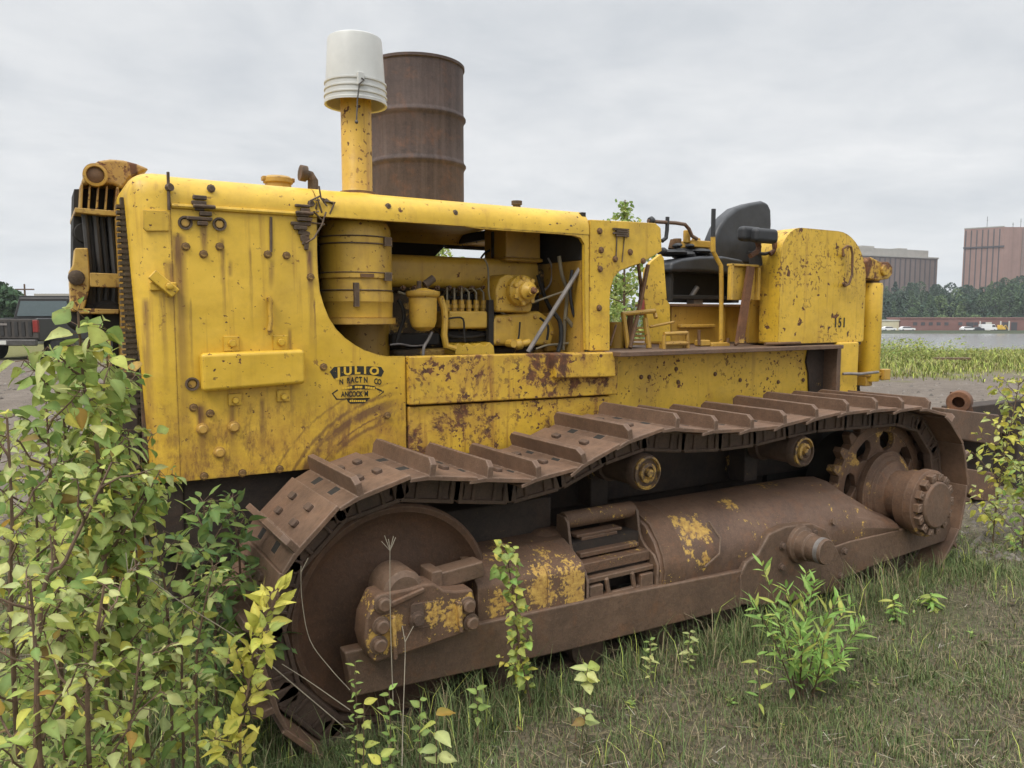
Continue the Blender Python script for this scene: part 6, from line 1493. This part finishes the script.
b = MB(); b.box((-.1, -.1, hc), (5.3, 4.1, hc + .12)); b.obj('roof', M['conc'], t)
b = MB(); b.box((.9, -.05, 1.2), (1.9, -.01, 2.2)); b.box((3.0, -.05, 1.2), (4.0, -.01, 2.2)); b.obj('window', M['glass'], t)
b = MB(); p = W(XZ(28, 90), 90, 0); b.tube([p, p + Vector((0, 0, atZ(28, 284, 90).z))], .14, 8, .09); zt_ = atZ(28, 284, 90).z; b.box((-1.1, -.06, zt_ - .7), (1.1, .06, zt_ - .55), Matrix.Translation(p) @ Matrix.Rotation(AZ - PI/2, 4, 'Z'))
o = b.obj('utility_pole', M['stem'], None); tag(o, 'slim wooden utility pole standing against the hills at left', 'pole')

# ------------------------------------------------------------------ rusty frame behind the bulldozer
def r_(px, py, t): return at(px, py, t=t)
TR = 3.6
ra = r_(962, 545, 4.0)
t = thing('steel_frame', 'rusty steel beam with a round pin eye lying behind the bulldozer', 'steel frame', (6.6, 3.9, 0))
b = MB(); b.prism([sz(x, y, TR) for x, y in ((945, 408), (1000, 415), (1000, 446), (958, 439), (945, 432))], TR, TR + .12); b.obj('beam', M['frame'], t, .012)
b = MB(); q = r_(959, 402, TR + .1); b.lathe([(.05, -.05), (.095, -.05), (.10, -.03), (.10, .10), (.095, .12), (.05, .12), (.05, -.05)], (q.x, TR + .1, q.z), (.9, .35, 0), 28, cap=False); b.prism([(q.x + .02, q.z + .085), (q.x + .12, q.z + .05), (q.x + .22, q.z - .10), (q.x - .1, q.z - .10), (q.x - .1, q.z - .05), (q.x - .06, q.z - .08), (q.x + .06, q.z - .08)], TR + .08, TR + .2); b.obj('pin_eye', M['orange'], t, .006)
b = MB(); a = r_(955, 455, TR + .3); c = r_(1000, 470, TR + .3); b.box((a.x - .1, TR + .2, .55), (c.x + .6, TR + .4, .85)); b.box((a.x, TR + .1, 0), (a.x + .3, TR + .5, .6)); b.box((c.x - .1, TR + .1, 0), (c.x + .2, TR + .5, .6)); b.obj('lower_frame', M['chassis'], t, .01)
b = MB(); b.prism([sz(x, y, TR) for x, y in ((962, 468), (996, 473), (996, 502), (975, 500), (962, 488))], TR, TR + .3); b.obj('side_rail', M['cast'], t, .01)

# ------------------------------------------------------------------ sky and light
w = bpy.data.worlds.new('World'); sc.world = w; w.use_nodes = True; nt = w.node_tree; bg = nt.nodes['Background']
SUN_EL, SUN_AZ = R(52), AZ + PI - R(35)      # direction the light comes from (angle in the ground plane)
sky = nd(nt, 'ShaderNodeTexSky', sky_type='NISHITA'); sky.sun_disc = False; sky.sun_elevation = SUN_EL; sky.sun_rotation = PI / 2 - SUN_AZ
tc = nd(nt, 'ShaderNodeTexCoord'); sp = nd(nt, 'ShaderNodeSeparateXYZ', {0: tc.outputs['Generated']})
zc_ = mth(nt, 'MAXIMUM', sp.outputs[2], .0); den = mth(nt, 'ADD', zc_, .16)
cv = nd(nt, 'ShaderNodeCombineXYZ', {0: mth(nt, 'DIVIDE', sp.outputs[0], den), 1: mth(nt, 'DIVIDE', sp.outputs[1], den), 2: 0.0}).outputs[0]
cvm = nd(nt, 'ShaderNodeMapping', {0: cv, 2: (0, 0, AZ - PI/2 + R(0)), 3: (.62, 1.5, 1)}, vector_type='TEXTURE').outputs[0]
n1 = noi(nt, cv, .95, 7, .58, .4); n2 = noi(nt, cv, 3.4, 7, .6, .5)
den_ = mth(nt, 'ADD', mth(nt, 'MULTIPLY', n1, .72), mth(nt, 'MULTIPLY', n2, .28))
cl = mixc(nt, mr(nt, den_, .36, .64), (.575, .60, .63), (.785, .79, .795))
cl = mixc(nt, mr(nt, n1, .62, .74, 0, .5), cl, (.90, .90, .895))
zen = mr(nt, sp.outputs[2], .38, 1.0, 1.0, SKYZ)
hz = mr(nt, sp.outputs[2], .16, .0, 0, .55)
cl = mixc(nt, hz, cl, (.70, .72, .735))
cl = nd(nt, 'ShaderNodeVectorMath', {0: cl, 'Scale': mth(nt, 'MULTIPLY', zen, SKYK)}, operation='SCALE').outputs[0]
fin = mixc(nt, .97, sky.outputs[0], cl)
nt.links.new(fin, bg.inputs[0]); bg.inputs[1].default_value = .10
sd = bpy.data.lights.new('sun', 'SUN'); sd.energy = SUNE; sd.angle = R(20); sd.color = (1.0, .955, .88)
so = bpy.data.objects.new('sun', sd); col.objects.link(so)
dirv = Vector((math.cos(SUN_AZ) * math.cos(SUN_EL), math.sin(SUN_AZ) * math.cos(SUN_EL), math.sin(SUN_EL)))
so.rotation_euler = dirv.to_track_quat('Z', 'Y').to_euler(); so.location = (0, 0, 30)

# thin damp air over the water: far woods and buildings fade a little
b = MB(); b.box((-1500, -1500, -9), (1700, 2600, 85)); m = bpy.data.materials.new('damp_air'); m.use_nodes = True; nt = m.node_tree; nt.nodes.remove(nt.nodes['Principled BSDF'])
vp = nd(nt, 'ShaderNodeVolumePrincipled', {'Density': .00028}); vp.inputs['Color'].default_value = (.86, .91, .97, 1); nt.links.new(vp.outputs[0], nt.nodes['Material Output'].inputs['Volume'])
o = b.obj('haze', m, None); o['kind'] = 'stuff'; o['label'] = 'thin pale haze over the water and far woods'
# ------------------------------------------------------------------ camera
cd = bpy.data.cameras.new('camera'); cam = bpy.data.objects.new('camera', cd); col.objects.link(cam)
cd.sensor_fit = 'HORIZONTAL'; cd.sensor_width = 36; cd.lens = 36 * F / 1024; cd.clip_start = .05; cd.clip_end = 5000
cam.location = (0, 0, H); cam.rotation_euler = (PI / 2 - TH, 0, AZ - PI / 2); sc.camera = cam
sc.render.resolution_x = 1024; sc.render.resolution_y = 768
sc.view_settings.view_transform = 'Standard'; sc.view_settings.look = 'None'; sc.view_settings.exposure = EXPO; sc.view_settings.gamma = 1
sc.render.engine = 'CYCLES'; sc.cycles.use_denoising = True; sc.cycles.max_bounces = 8; sc.cycles.diffuse_bounces = 4; sc.cycles.transmission_bounces = 4; sc.cycles.transparent_max_bounces = 8
sc.cycles.use_adaptive_sampling = True; sc.cycles.adaptive_threshold = .01
